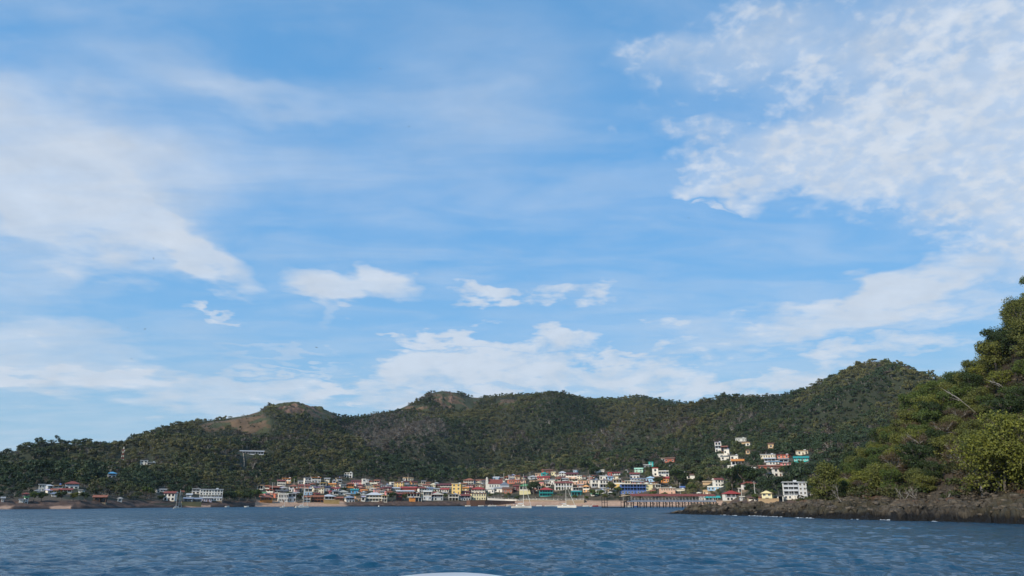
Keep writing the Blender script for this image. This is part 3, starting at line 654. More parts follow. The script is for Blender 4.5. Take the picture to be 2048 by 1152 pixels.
def roof_mesh(kind, w, d, z, h, mat, gm, wall):
    b = MB(); o = .55; x0, x1, y0, y1 = -w/2-o, w/2+o, -d/2-o-.2, d/2+o; th = .14
    if kind == 'f':
        b.box(x0+.15, x1-.15, y0+.15, y1-.15, z, z+.22, mat); b.box(x0+.1, x1-.1, y0+.1, y0+.25, z+.222, z+.36, mat)
        if w > 6: b.box(w*.2, w*.2+1.5, -.5, 1, z+.222, z+1.1, paint('lgrey'))
    elif kind == 't':
        for (a, c, e, g) in ((x0+.4, x1-.4, y0+.5, y0+.7), (x0+.4, x1-.4, y1-.7, y1-.5), (x0+.4, x0+.6, y0+.701, y1-.701), (x1-.6, x1-.4, y0+.701, y1-.701)): b.box(a, c, e, g, z+.1, z+.7, mat)
        b.box(x0+.3, x1-.3, y0+.4, y1-.4, z-.06, z+.098, mat)
    elif kind == 's':
        b.poly([(x0, y0, z-.1), (x1, y0, z-.1), (x1, y1, z+h), (x0, y1, z+h), (x0, y0, z-.1+th), (x1, y0, z-.1+th), (x1, y1, z+h+th), (x0, y1, z+h+th)], [(0,3,2,1),(4,5,6,7),(0,1,5,4),(1,2,6,5),(2,3,7,6),(3,0,4,7)], mat)
    else:
        if kind == 'p': e1, e2 = (0, y0), (0, y1)
        elif kind == 'g': e1, e2 = (x0, 0), (x1, 0)
        else:
            k = min(w, d)/2*.9; e1, e2 = ((x0+k+o, 0), (x1-k-o, 0)) if w >= d else ((0, y0+k+o), (0, y1-k-o))
            if w < d: pass
        P0 = [(x0, y0, z-.08), (x1, y0, z-.08), (x1, y1, z-.08), (x0, y1, z-.08)]; Pt = [(p[0], p[1], p[2]+th) for p in P0]; E = [(e1[0], e1[1], z+h+th), (e2[0], e2[1], z+h+th)]
        pts = P0+Pt+E
        if kind == 'p' or (kind == 'h' and w < d): fs = [(4,5,8), (5,6,9,8), (6,7,9), (7,4,8,9)]
        else: fs = [(4,5,9,8), (5,6,9), (6,7,8,9), (7,4,8)]
        fs += [(3,2,1,0), (0,1,5,4), (1,2,6,5), (2,3,7,6), (3,0,4,7)]
        if kind in 'pg':                     # gable ends take the wall colour, the rest is roofing
            tri = [f for f in fs if len(f) == 3]; b.poly(pts, [f for f in fs if len(f) != 3], mat); b.poly(pts, tri, wall)
        else: b.poly(pts, fs, mat)
        b.box(min(E[0][0], E[1][0])-.1, max(E[0][0], E[1][0])+.1, min(E[0][1], E[1][1])-.1, max(E[0][1], E[1][1])+.1, z+h+th-.06, z+h+th+.08, mat)
    return b
def house(px0, px1, pyt, pyb, wall, roof, rt, storeys, look, label=None, name='house', cat='house', dist=None, yaw=None, base='stone'):
    xc = (px0+px1)/2; r = dist or hit(xc, pyb)
    if r is None: r = float(np.interp(xc, XH, R0))+26
    nearr = float(np.interp(xc, XH, R0))+20; r = max(r, nearr) if dist is None else r
    a, t = azel(xc, pyb); p = at(xc, pyb, r); sc = r/math.cos(a)/F*math.cos(math.atan((px0+px1-2048)/2/F))*cP
    # metres per photo pixel at this spot
    p1 = pix(p.x, p.y, p.z); p2 = pix(p.x+math.cos(a), p.y-math.sin(a), p.z); mpp = 1/abs(p2[0]-p1[0]); p3 = pix(p.x, p.y, p.z+1); mpv = 1/abs(p3[1]-p1[1])
    Wd = (px1-px0)*mpp*1.10; H = (pyb-pyt)*mpv*1.04; st = storeys.split(',')
    yw = yaw if yaw is not None else R(rh.uniform(-16, 20)); d = min(max(Wd*.72, 4.5), 9.5); w = max((Wd-.6-d*abs(math.sin(yw))*.6)/math.cos(yw), Wd*.6)
    rhgt = {'f': .3, 't': .5, 's': min(1.2, d*.14), 'g': min(1.6, d*.18), 'h': min(1.9, min(w, d)*.23), 'p': min(2.2, w*.26)}[rt]
    rhgt = min(rhgt, H*.34)
    g0 = ground(p.x, p.y); zb = max(p.z, g0-.2) if dist is None else p.z
    root = empty(name, (p.x+math.sin(a)*d*.5, p.y+math.cos(a)*d*.5, zb), -a+yw); tag(root, label or look, cat)
    wm = paint(wall); rm = paint(roof, kind='roof'); n = len(st); hb = max(H-rhgt, 1.6); sh_ = hb/n
    gb = min(ground(root.location.x+dx, root.location.y+dy) for dx in (-w/2, w/2) for dy in (-d/2, d/2)); f0 = min(-.5, gb-zb-.6)
    wb = MB(); trim = paint(wall if wall in ('blue', 'dred', 'teal', 'brown', 'rust', 'orange') else 'white' if wall not in ('white',) else 'lgrey')
    dpt = min(2.4, d*.36)
    for k, s in enumerate(st):
        z0 = hb-(k+1)*sh_; z1 = hb-k*sh_; bb = MB()
        if s in 'vao' and s != 'b':
            yf = -d/2+dpt if s in 'va' else d/2-1.2
            wb.box(-w/2, w/2, yf, d/2, z0, z1, wm)
            # slab, posts, rail (or arches)
            if k < n-1 or s != 'o': bb.box(-w/2-.1, w/2+.1, -d/2-.12, yf-.003, z0-.12, z0+.1, trim)
            if s == 'o': bb.box(-w/2, w/2, -d/2-.03, -d/2+.26, z1-.25, z1-.002, trim)
            npst = max(2, int(round(w/2.6))+1)
            pw = .13 if s != 'a' else .38
            for q in range(npst):
                x = -w/2+.15+(w-.3)*q/(npst-1); bb.box(x-pw, x+pw, -d/2-.02, -d/2+.24, z0+.1, z1-.003, wm if s == 'a' else trim)
                if s == 'a' and q < npst-1:      # arch head between pillars
                    xn = -w/2+.15+(w-.3)*(q+1)/(npst-1); xa, xb = x+pw, xn-pw; rr_ = (xb-xa)/2; hz = z1-.25; pts = []; m_ = 8
                    rise = min(rr_, (z1-z0)*.4)
                    for u in range(m_+1):
                        an = math.pi*u/m_; pts.append((xa+rr_-rr_*math.cos(an), hz-rise+rise*math.sin(an)))
                    vs = [(x_, -d/2, z_) for x_, z_ in pts]+[(x_, -d/2, z1-.003) for x_, z_ in pts]
                    vs += [(x_, -d/2+.22, z_) for x_, _, z_ in vs]
                    m1 = m_+1; fs = [(u, u+1, m1+u+1, m1+u) for u in range(m_)]+[(2*m1+u+1, 2*m1+u, 3*m1+u, 3*m1+u+1) for u in range(m_)]+[(u+1, u, 2*m1+u, 2*m1+u+1) for u in range(m_)]
                    bb.poly(vs, fs, wm)
            if s in 'va' and (k < n-1 or n == 1 or s == 'v'):
                bb.box(-w/2+.05, w/2-.05, -d/2+.02, -d/2+.09, z0+.85, z0+.95, trim); bb.box(-w/2+.05, w/2-.05, -d/2+.025, -d/2+.085, z0+.1, z0+(.72 if s == 'a' or rh.random() < .6 else .3), trim)
            nw = max(1, int(w/3.0))
            for q in range(nw):
                x = -w/2+w*(q+.5)/nw
                add_window(root, x, yf, z0+sh_*.5, w/nw*.84, sh_*.78, fr='dgrey')  # oversized dark panes stand in for the shade inside the veranda
        else:
            wb.box(-w/2, w/2, -d/2, d/2, z0, z1, wm)
            if s[0] == 'w':
                nw = int(s[1:]); ww = min(1.8, w/nw*.56); hh = min(1.8, sh_*.56)
                for q in range(nw):
                    x = -w/2+w*(q+.5)/nw
                    if k == n-1 and q == nw//2 and nw > 1 and sh_ > 2:
                        db = MB(); dm = paint(rh.choice(['wood', 'dgrey', 'white', 'brown'])); db.box(-.45, .45, -.05, .03, 0, 1.95, dm); db.box(-.53, -.453, -.07, .03, 0, 2.03, trim); db.box(.453, .53, -.07, .03, 0, 2.03, trim); db.box(-.45, .45, -.07, .03, 1.955, 2.03, trim)
                        o = db.build('door', root); o.location = (x, -d/2, z0+.02)
                    else: add_window(root, x, -d/2, z0+sh_*.55, ww, hh, fr='white' if wall != 'white' else rh.choice(['dgrey', 'wood', 'lgrey']))
        if bb.v: bb.build('balcony', root)
        if sh_ > 1.7 and rh.random() < .8:
            sx = 1 if yw+math.sin(a)*0 > 0 else -1
            for yy in (-d*.18, d*.22): add_window(root, sx*w/2, yy, z0+sh_*.55, 1.0, min(1.2, sh_*.45), rz=sx*math.pi/2, fr='lgrey')
        if k < n-1: wb.box(-w/2-.05, w/2+.05, -d/2-.05, d/2+.05, z0-.06, z0+.06, trim) if s[0] in 'wb' and st[k+1][0] in 'wb' else None
    fb = MB(); fb.box(-w/2-.08, w/2+.08, -d/2-.14, d/2+.08, f0, -.02, paint(base)); 
    wb.build('wall', root); fb.build('foundation', root)
    if roof == 'white' or roof == 'lgrey': rm = paint(roof)
    roof_mesh(rt, w, d, hb+.002, rhgt, rm, None, wm).build('roof', root)
    if rh.random() < .35 and rt in 'ft':
        tb = MB(); tb.tube([(w*.2, d*.1, hb+.3), (w*.2, d*.1, hb+1.3), (w*.2, d*.1, hb+1.4)], [.5, .5, .2], paint(rh.choice(['black', 'blue', 'dgrey'])), 8); tb.build('water_tank', root)
    HRECT.append((px0, px1, pyt, pyb, r)); return root
seen = {}
for line in HOUSES.strip().split('\n'):
    a_, look = line.split('|'); q = a_.split(); x0, y0, s_ = ZR[q[0]]; zx0, zx1, zy0, zy1 = map(float, q[1:5])
    px0, px1, py0, py1 = x0+zx0*s_, x0+zx1*s_, y0+zy0*s_, y0+zy1*s_
    wl = where((px0+px1)/2, (py0+py1)/2); lab = look
    if not any(k_ in look for k_ in (' of the ', 'photo', 'pier', 'church')) and wl and len((look+' '+wl).split()) <= 16: lab = look+' '+wl
    if len(lab.split()) < 4: lab = lab+' in the town'
    seen.setdefault(lab, []).append(1); 
    if len(seen[lab]) > 1: print('DUPLICATE LABEL', lab)
    nm, ct, yw, dist = 'house', 'house', None, None
    if 'hotel with' in look or look.startswith('long blue hotel'): nm, ct = 'hotel', 'hotel'
    if 'hotel' in look or 'long' in look: yw = R(rh.uniform(-5, 8))
    if 'restaurant' in look: nm, ct = 'restaurant', 'restaurant'
    if 'chapel' in look: nm, ct = 'chapel', 'chapel'
    if 'shelter' in look or 'pavilion' in look: nm, ct = 'pavilion', 'pavilion'
    if 'four storey building' in look: yw = R(4); dist = None; nm = 'apartment_building'; ct = 'building'  # right wing's grey wall has the shade of that side painted in
    house(px0, px1, py0, py1, q[5], q[6], q[7], q[8], look, lab, nm, ct, dist, yw)
fl = random.Random(99); nf = 0; fseen = set()
BAND = [(525,985,1000),(620,958,998),(760,962,998),(900,966,998),(1000,955,990),(1100,945,985),(1200,950,985),(1330,965,990)]
FW = {'cream': 'cream', 'white': 'white', 'peach': 'peach', 'tan': 'tan', 'salmon': 'salmon', 'lgrey': 'pale grey', 'apricot': 'apricot', 'pink': 'pinkish', 'pale': 'off white', 'brick': 'brick'}
FRR = {'rust': 'rusty', 'brown': 'brown', 'grey': 'grey', 'maroon': 'maroon', 'terra': 'terracotta', 'lgrey': 'pale flat'}
for _ in range(9000):
    if nf >= 62: break
    x = fl.uniform(528, 1335); y1 = fl.uniform(np.interp(x, [q[0] for q in BAND], [q[1] for q in BAND])+4, np.interp(x, [q[0] for q in BAND], [q[2] for q in BAND])); w_ = fl.uniform(8, 14); h_ = fl.uniform(5, 8); a0, a1_, b0, b1_ = x-w_/2, x+w_/2, y1-h_, y1
    if 1245 < x and y1 > 988: continue
    ovl = 0
    for (h0, h1, h2, h3, hr) in HRECT: ovl = max(ovl, max(0, min(a1_, h1)-max(a0, h0))*max(0, min(b1_, h3)-max(b0, h2))/(w_*h_))
    if ovl > .28: continue
    wc = fl.choice(list(FW)); rc_ = fl.choice(list(FRR)); lab = 'small %s house with %s roof %s' % (FW[wc], FRR[rc_], where(x, (b0+b1_)/2) or 'in the town')
    if lab in fseen or lab in seen: continue
    fseen.add(lab); house(a0, a1_, b0, b1_, wc, rc_, 'f' if rc_ == 'lgrey' else fl.choice('gghs'), fl.choice(['w3', 'v', 'w2', 'v', 'w2,w2'] if h_ > 6.5 else ['w3', 'v', 'w2']), '', lab); nf += 1
print('houses', len(HRECT))
# ------------------------------------------------------------------ the church
def place(px, py, r=None):
    r = r or hit(px, py); p = at(px, py, r); return r, p
def scale_at(p):
    a = math.atan2(p.x, p.y); p1 = pix(p.x, p.y, p.z); p2 = pix(p.x+math.cos(a), p.y-math.sin(a), p.z); return 1/abs(p2[0]-p1[0]), a
r, p = place(990, 978); m, a = scale_at(p); root = empty('church', p, -a+R(8)); tag(root, 'white church with slim bell tower and long red tiled nave roof', 'church')
L = 29*m; tw = 4.6*m; wh = paint('white'); b = MB(); b.box(-L/2, L/2, -4, 5, -4, 5.0, wh); b.build('wall', root)
b = MB(); rm = paint('redroof', kind='roof'); b.poly([(-L/2-.4,-4.6,4.8),(L/2+.4,-4.6,4.8),(L/2+.4,.5,9.3),(-L/2-.4,.5,9.3),(L/2+.4,5.6,4.8),(-L/2-.4,5.6,4.8)], [(0,1,2,3),(3,2,4,5)], rm)
b.poly([(-L/2,-4.2,4.9),(-L/2,5.2,4.9),(-L/2,.5,9.1),(L/2,-4.2,4.9),(L/2,5.2,4.9),(L/2,.5,9.1)], [(0,2,1),(3,4,5)], wh); b.build('roof', root)
for i in range(5): add_window(root, -L/2+L*(i+.7)/5.6, -4, 2.8, 1.0, 2.2, fr='lgrey')
x0 = -L/2-tw; b = MB(); tx = x0+.2; b.box(tx, tx+tw-.3, -3.4, .8, -4, 14.5*m/.45*.45, wh); ht = 14.5*m
b.box(tx-.2, tx+tw-.1, -3.6, 1.0, ht, ht+.3, wh)
for (sx, sy) in ((0, 0), (1, 0), (0, 1), (1, 1)): b.box(tx+.1+sx*(tw-1.3), tx+.8+sx*(tw-1.3), -3.3+sy*3.3, -2.6+sy*3.3, ht+.3, ht+2.3, wh)
b.box(tx-.1, tx+tw-.2, -3.5, .9, ht+2.302, ht+2.6, wh)
dm = []; cx_, cy_ = tx+tw/2-.15, -1.3; N = 10
for k in range(5):
    an = math.pi/2*k/4; rr_ = (tw/2-.5)*math.cos(an)+.02; dm += [(cx_+rr_*math.cos(2*math.pi*i/N), cy_+rr_*math.sin(2*math.pi*i/N), ht+2.6+1.7*math.sin(an)) for i in range(N)]
b.poly(dm, [(k*N+i, k*N+(i+1) % N, (k+1)*N+(i+1) % N, (k+1)*N+i) for k in range(4) for i in range(N)], wh)
b.tube([(cx_, cy_, ht+4.2), (cx_, cy_, ht+5.6)], .08, DARK, 4); b.tube([(cx_-.4, cy_, ht+5.1), (cx_+.4, cy_, ht+5.1)], .07, DARK, 4)
tb = b.build('bell_tower', root); bl = MB(); bl.tube([(cx_, cy_, ht+.9), (cx_, cy_, ht+1.2), (cx_, cy_, ht+1.8)], [.6, .45, .2], paint('brown'), 8); bl.build('bell', tb)
b = MB(); gx = L*.28; b.box(gx, gx+9, -7.5, -4.01, -4, 3.8, paint('lgrey')); b.poly([(gx-.4,-8,3.7),(gx+9.4,-8,3.7),(gx+4.5,-8,6.6),(gx-.4,-3.6,3.7),(gx+9.4,-3.6,3.7),(gx+4.5,-3.6,6.6)], [(0,1,2),(3,5,4),(0,2,5,3),(1,4,5,2)], paint('slate', kind='roof')); b.build('side_chapel', root)
HRECT.append((978, 1012, 958, 978, r))
# ------------------------------------------------------------------ sea walls, promenade
def sea_wall(pts, h, th, wall, label, name='sea_wall', rail=None, base=4.0):
    ps = [at(x, y, r_) for x, y, r_ in pts]; b = MB(); wm = paint(wall, wear=.35, scale=.25); o0 = ps[0].copy(); root = empty(name, o0); tag(root, label, 'wall')
    for i in range(len(ps)-1):
        A = ps[i]-o0; C_ = ps[i+1]-o0; t = (C_-A).normalized(); nrm = Vector((t.y, -t.x, 0)).normalized()*th
        q = [A, C_, C_-nrm, A-nrm]; b.poly([(v.x, v.y, v.z-base) for v in q]+[(v.x, v.y, v.z+h) for v in q], [(0,1,2,3)[::-1], (4,5,6,7), (0,1,5,4), (1,2,6,5), (2,3,7,6), (3,0,4,7)], wm)
    b.build('wall', root)
    c = MB()
    for i in range(len(ps)-1):
        A = ps[i]-o0; C_ = ps[i+1]-o0; t = (C_-A).normalized(); nrm = Vector((t.y, -t.x, 0)).normalized()
        q = [A+nrm*.12, C_+nrm*.12, C_-nrm*(th+.12), A-nrm*(th+.12)]; c.poly([(v.x, v.y, v.z+h+.003) for v in q]+[(v.x, v.y, v.z+h+.22) for v in q], [(3,2,1,0), (4,5,6,7), (0,1,5,4), (1,2,6,5), (2,3,7,6), (3,0,4,7)], paint(rail or wall))
        if rail:
            Ln = (C_-A).length; n = int(Ln/3)
            for k in range(n+1):
                v = A+t*Ln*k/max(n, 1); c.box(v.x-.1, v.x+.1, v.y-.1, v.y+.1, v.z+h+.2, v.z+h+1.1, paint(rail))
            c.tube([A+Vector((0,0,h+1.1)), C_+Vector((0,0,h+1.1))], .07, paint(rail), 4)
    c.build('coping', root); return root
sea_wall([(363,1006,531),(403,1006,537)], .6, .6, 'ochre', 'yellow ochre sea wall left of the four storey hotel')
sea_wall([(300,1008,520),(362,1007,530)], .2, .6, 'stone', 'brown stone sea wall at far left below the trees')
sea_wall([(594,1006,622),(606,1003,626)], .6, .8, 'stone', 'short stone wall on the brown beach right of the white block')
sea_wall([(648,1003,628),(679,1003,631)], 1.2, .6, 'ochre', 'ochre stone wall under the pale metal pavilion roof')
sea_wall([(940,1005,650),(970,1004.5,655)], 1.6, 8, 'brown', 'brown stone bastion under the cream yellow waterfront house', base=6)
sea_wall([(970,1003,668),(1000,1004,675),(1030,1005,680)], 1.0, .6, 'dbrown', 'dark sloping stone wall dropping to the beach below the church')
sea_wall([(975,997.2,690),(1010,999.5,694),(1046,1001,694)], .5, .5, 'white', 'white ramp wall descending left part of the promenade', rail='white')
sea_wall([(1046,999.8,688),(1100,1000.8,683),(1130,1001.5,679)], .3, .6, 'stone', 'long stone promenade wall with white rail behind the sloop', rail='white')
sea_wall([(1131,1004,655),(1168,1004,651)], 1.6, 7, 'stone', 'grey brown stone pier block jutting onto the beach', rail='white')
sea_wall([(1168,1002.5,662),(1205,1002.5,656),(1250,1002.5,645)], .8, .6, 'wline', 'bright white beach wall left of the pier')
sea_wall([(1250,1003,640),(1340,1003,620),(1425,1003,590)], .8, .6, 'tan', 'tan beach wall behind the pier legs')
sea_wall([(1518,1002,392),(1558,1002,396)], 1.0, .6, 'tan', 'tan rubble wall in front of the pale yellow house by the rocks')
# ------------------------------------------------------------------ the pier
PD = 470.0; e0 = at(1253, 1002.2, PD); e1 = at(1432, 1002.2, PD+25); root = empty('pier', Vector((e0.x, e0.y, 0))); tag(root, 'long wooden pier on crossed dark legs with a red metal roof', 'pier')
ux_ = (e1-e0); PLn = Vector((ux_.x, ux_.y, 0)).length; root.rotation_euler = (0, 0, math.atan2(ux_.y, ux_.x)); dz = e0.z; pwid = 4.0
wd = paint('black'); wood = paint('wood'); b = MB(); b.box(0, PLn, 0, pwid, dz-.25, dz, wd); b.box(0, PLn, -.1, -.003, dz-.45, dz+.05, paint('slate')); b.build('deck', root)
m = PLn/179.0; zr = dz+9.2*m; b = MB(); rr_ = paint('redroof', kind='roof'); b.poly([(9*m,-.8,zr),(PLn,-.8,zr),(PLn,pwid/2,zr+1.25),(9*m,pwid/2,zr+1.25),(PLn,pwid+.8,zr),(9*m,pwid+.8,zr)], [(0,1,2,3),(3,2,4,5)], rr_)
b.poly([(9*m,-.8,zr-.2),(PLn,-.8,zr-.2),(PLn,-.8,zr-.003),(9*m,-.8,zr-.003)], [(0,1,2,3)], rr_); b.build('roof', root)
n = 14
for i in range(n+1):
    x = PLn*i/n+.2
    for y in (0.2, pwid-.2):
        b = MB(); b.box(x-.22, x+.22, y-.22, y+.22, -2, dz-.26, wd); b.build('leg', root)
    b = MB(); b.box(x-.2, x+.2, 0, pwid, dz-.55, dz-.252, wd); b.box(x-.1, x+.1, .0, pwid, .9, 1.1, wd)
    if i < n:
        xn = PLn*(i+1)/n+.2; b.tube([(x, .1, .9), (xn, .1, .9)], .12, wd, 4)
        xm = (x+xn)/2; b.tube([(x, .1, dz-.5), (x+1.3, .1, dz-1.7)], .1, wd, 4); b.tube([(xn, .1, dz-.5), (xn-1.3, .1, dz-1.7)], .1, wd, 4)
        if i % 2 == 0: b.tube([(x, .3, dz-.5), (xn*.4+x*.6, .3, .9)], .11, wd, 4); b.tube([(xn*.4+x*.6, .3, dz-.5), (x, .3, .9)], .11, wd, 4)
    b.build('brace', root)
for i in range(26):
    x = 9*m+(PLn-9*m-.3)*i/25+.15; b = MB()
    for y in (.05, pwid-.15): b.box(x-.07, x+.07, y, y+.12, dz, zr-.01+.3*0, paint('white'))
    b.build('post', root)
b = MB()
for y in (.0, pwid-.06): b.box(9*m, PLn, y-.05, y+.04, dz+1.0, dz+1.1, paint('slate')); b.box(9*m, PLn, y-.04, y+.03, dz+.12, dz+.5, paint('slate'))
b.build('railing', root)
b = MB(); b.poly([(-9*m,-.3,dz+2.6),(9*m,-.3,zr+.4),(9*m,pwid,zr+.4),(-9*m,pwid,dz+2.6),(-9*m,-.3,dz+2.8),(9*m,-.3,zr+.6),(9*m,pwid,zr+.6),(-9*m,pwid,dz+2.8)], [(0,3,2,1),(4,5,6,7),(0,1,5,4),(1,2,6,5),(2,3,7,6),(3,0,4,7)], paint('tan', kind='roof'))
for x in (-8.5*m, -1*m, 6*m):
    for y in (.2, pwid-.4): b.box(x-.1, x+.1, y-.1, y+.1, dz-.1, dz+2.6+(x+9*m)/(18*m)*1.0, wd)
b.build('gangway_shelter', root)
def dolphin(px0, px1, pyt, label, nleg=3):
    A = at(px0, pyt, PD-6); C_ = at(px1, pyt, PD-6); root = empty('mooring_frame', Vector((A.x, A.y, 0))); tag(root, label, 'mooring frame'); root.rotation_euler = (0, 0, math.atan2(C_.y-A.y, C_.x-A.x)); Ln = (C_-A).length
    for i in range(nleg):
        for y in (0, 2.2):
            b = MB(); b.box(Ln*i/(nleg-1)-.17, Ln*i/(nleg-1)+.17, y-.17, y+.17, -2, A.z, wd); b.build('leg', root)
    b = MB(); zs = [.5, A.z*.45, A.z*.97] if nleg == 3 else [.5, A.z*.9]
    for z in zs[:2]: b.box(0, Ln, -.1, .1, z, z+.22, wd); b.box(0, Ln, 2.1, 2.3, z+.003, z+.22, wd)
    b.box(-.1, .1, .1, 2.1, zs[0], zs[0]+.2, wd); b.build('crossbeam', root); return root
dolphin(1203.5, 1214, 993, 'dark wooden mooring frame standing alone left of the pier')
dolphin(1241.5, 1253, 992, 'dark wooden mooring frame at the seaward end of the pier')
b = MB(); A = at(1203, 1014.5, PD-5); C_ = at(1250, 1014.5, PD-5); Ln = (C_-A).length; b.box(0, Ln, -1, 2.4, -.3, .35, wd); b.box(.3, Ln-.3, -1.15, -1.003, .1, .3, DARK)
o = b.build('floating_dock'); o.location = (A.x, A.y, 0); o.rotation_euler = (0, 0, math.atan2(C_.y-A.y, C_.x-A.x)); tag(o, 'low dark floating dock between the two mooring frames', 'dock')
# ------------------------------------------------------------------ boats
WH = gloss('white'); 
def hull(b, Lh, Bm, H, mat, x0=0.0, y0=0.0, dk=None, fine=1.6, draft=.35):
    n = 14; pts = []; 
    for i in range(n+1):
        t = i/n; hb = Bm/2*(1-abs(max(t-.45, 0)/.55)**fine)*(.78+.22*min(1, t/.4)); sheer = H*(1+.35*t*t); x = x0+Lh*(t-.5)
        pts += [(x, y0-hb, sheer), (x, y0-hb*.82, H*.25), (x, y0-hb*.45, -draft), (x, y0, -draft*1.2), (x, y0+hb*.45, -draft), (x, y0+hb*.82, H*.25), (x, y0+hb, sheer)]
    b.poly(pts, [(i*7+k, (i+1)*7+k, (i+1)*7+k+1, i*7+k+1) for i in range(n) for k in range(6)]+[(0,1,2,3,4,5,6)], mat)
    b.poly([(p[0], p[1]*1.0, p[2]-.08) for i in range(n+1) for p in (pts[i*7], pts[i*7+6])], [(2*i, 2*i+1, 2*i+3, 2*i+2) for i in range(n)], dk or mat)
def boat_root(px, py, hd, name, label, cat, group=None, r=None):
    a, t = azel(px, py); r = r or 3.0/max(-t, .0043); root = empty(name, Vector((math.sin(a)*r, math.cos(a)*r, 0.0)), -a+hd); tag(root, label, cat, group); mpp, _ = scale_at(root.location); return root, mpp
def sailboat(px, py, plen, pmast, hd, label, masts=((.05, 1.0),), cat='sailboat', genoa=True, cats=False):
    root, m = boat_root(px, py, hd, 'catamaran' if cats else 'sailboat', label, 'catamaran' if cats else 'sailboat'); Lh = plen*m/max(math.cos(hd), .5); Hm = pmast*m
    b = MB()
    if cats:
        for sy in (-1, 1): hull(b, Lh, Lh*.13, Lh*.105, WH, 0, sy*Lh*.2, fine=1.8)
        b.box(-Lh*.36, Lh*.22, -Lh*.2, Lh*.2, Lh*.055, Lh*.10, WH)
    else: hull(b, Lh, Lh*.29, Lh*.085, WH)
    b.build('hull', root, True)
    b = MB(); c0 = Lh*.09; cw = Lh*(.19 if cats else .085)
    b.poly([(-Lh*.3,-cw,c0),(Lh*.2,-cw*.8,c0+.1),(Lh*.2,cw*.8,c0+.1),(-Lh*.3,cw,c0),(-Lh*.24,-cw*.85,c0+Lh*.07),(Lh*.07,-cw*.65,c0+Lh*.06),(Lh*.07,cw*.65,c0+Lh*.06),(-Lh*.24,cw*.85,c0+Lh*.07)], [(0,1,5,4),(1,2,6,5),(2,3,7,6),(3,0,4,7),(4,5,6,7)], WH); cb = b.build('cabin', root)
    b = MB(); b.box(-Lh*.2, Lh*.04, -cw*.96, -cw*.9, c0+Lh*.025, c0+Lh*.045, GLASS); b.box(-Lh*.2, Lh*.04, cw*.9, cw*.96, c0+Lh*.025, c0+Lh*.045, GLASS); b.build('window', cb)
    b = MB(); bm = paint('navy' if not cats else 'dgrey'); b.box(-Lh*.42, -Lh*.24, -cw*.9, cw*.9, c0+Lh*.115, c0+Lh*.13, bm)
    for sx in (-.41, -.25):
        for sy in (-1, 1): b.box(Lh*sx-.03, Lh*sx+.03, sy*cw*.8-.03, sy*cw*.8+.03, c0*.9, c0+Lh*.115, WH)
    b.build('bimini', root)
    for (mx, mh) in masts:
        b = MB(); x = Lh*mx; h_ = Hm*mh; b.tube([(x,0,c0*.9),(x,0,h_)], [.13,.08], WH, 6); b.tube([(x,-Lh*.07,h_*.55),(x,Lh*.07,h_*.55)], .04, WH, 4); mo = b.build('mast', root)
        b = MB(); b.tube([(x,0,c0+Lh*.10),(x-Lh*.30*mh,0,c0+Lh*.11)], .09, WH, 5); b.build('boom', mo); b = MB(); b.tube([(x-.2,0,c0+Lh*.122),(x-Lh*.15*mh,0,c0+Lh*.132),(x-Lh*.28*mh,0,c0+Lh*.126)], [.2,.17,.1], paint('lgrey'), 6); b.build('furled_mainsail', mo)
        b = MB(); b.tube([(-Lh*.49,0,Lh*.09),(x,0,h_)], .025, DARK, 3)
        for sy in (-1, 1): b.tube([(x-.1,sy*Lh*.13*(1.5 if cats else 1),c0),(x,0,h_*.97)], .025, DARK, 3)
        b.build('rigging', mo)
    if genoa:
        b = MB(); b.tube([(Lh*.47,0,Lh*.11),(Lh*(.47+masts[0][0])/2,0,Hm*.48),(Lh*masts[0][0]+.2,0,Hm*.93)], [.12,.11,.04], paint('pale'), 5); b.build('furled_headsail', root)
    return root
sailboat(1043, 1016.2, 40, 66, R(-6), 'white single masted sloop with furled sails off the beach below the church', ((-.02+.12, 1.0),))
sailboat(355, 1016.8, 16, 40, R(24), 'small white two masted ketch anchored off the left sea wall', ((.12, 1.0), (-.22, .72)))
sailboat(603.5, 1015.7, 25, 50, R(14), 'white catamaran with one tall mast off the brown beach', ((.08, 1.0),), cats=True)
sailboat(1134, 1015.4, 35, 49, R(-10), 'larger white catamaran with dark canopy anchored left of the pier', ((-.05, 1.0),), cats=True)
sailboat(567.5, 1015.6, 15, 13, R(10), 'little white day sailer with short mast beside the mast catamaran', ((.08, 1.0),), genoa=False)
def skiff(px, py, plen, label, col='white', motor=True, canopy=False, hd=None, r=None, group='small motor boats moored along the beach'):
    hd = R(rh.uniform(-12, 12)) if hd is None else hd; root, m = boat_root(px, py, hd, 'motorboat', label, 'motorboat', group, r); Lh = plen*m; hm = gloss(col); b = MB(); hull(b, Lh, max(1.5, Lh*.26), .75, hm, dk=paint('lgrey'), fine=1.7, draft=.2); b.build('hull', root, True)
    b = MB(); 
    for x in (-.22, .02, .22): b.box(Lh*x-.15, Lh*x+.15, -Lh*.1, Lh*.1, .66, .8, hm)
    b.build('seat', root)
    if motor: b = MB(); b.box(-Lh*.5-.45, -Lh*.5-.05, -.2, .2, .45, 1.25, DARK); b.box(-Lh*.5-.3, -Lh*.5-.15, -.07, .07, -.4, .45, DARK); b.build('outboard_motor', root)
    if canopy:
        b = MB(); b.box(-Lh*.25, Lh*.1, -.8, .8, 2.0, 2.1, paint('navy' if col == 'white' else 'white'))
        for x in (-Lh*.24, Lh*.09):
            for y in (-.75, .75): b.box(x-.03, x+.03, y-.03, y+.03, .7, 2.0, WH)
        b.build('canopy', root)
    return root
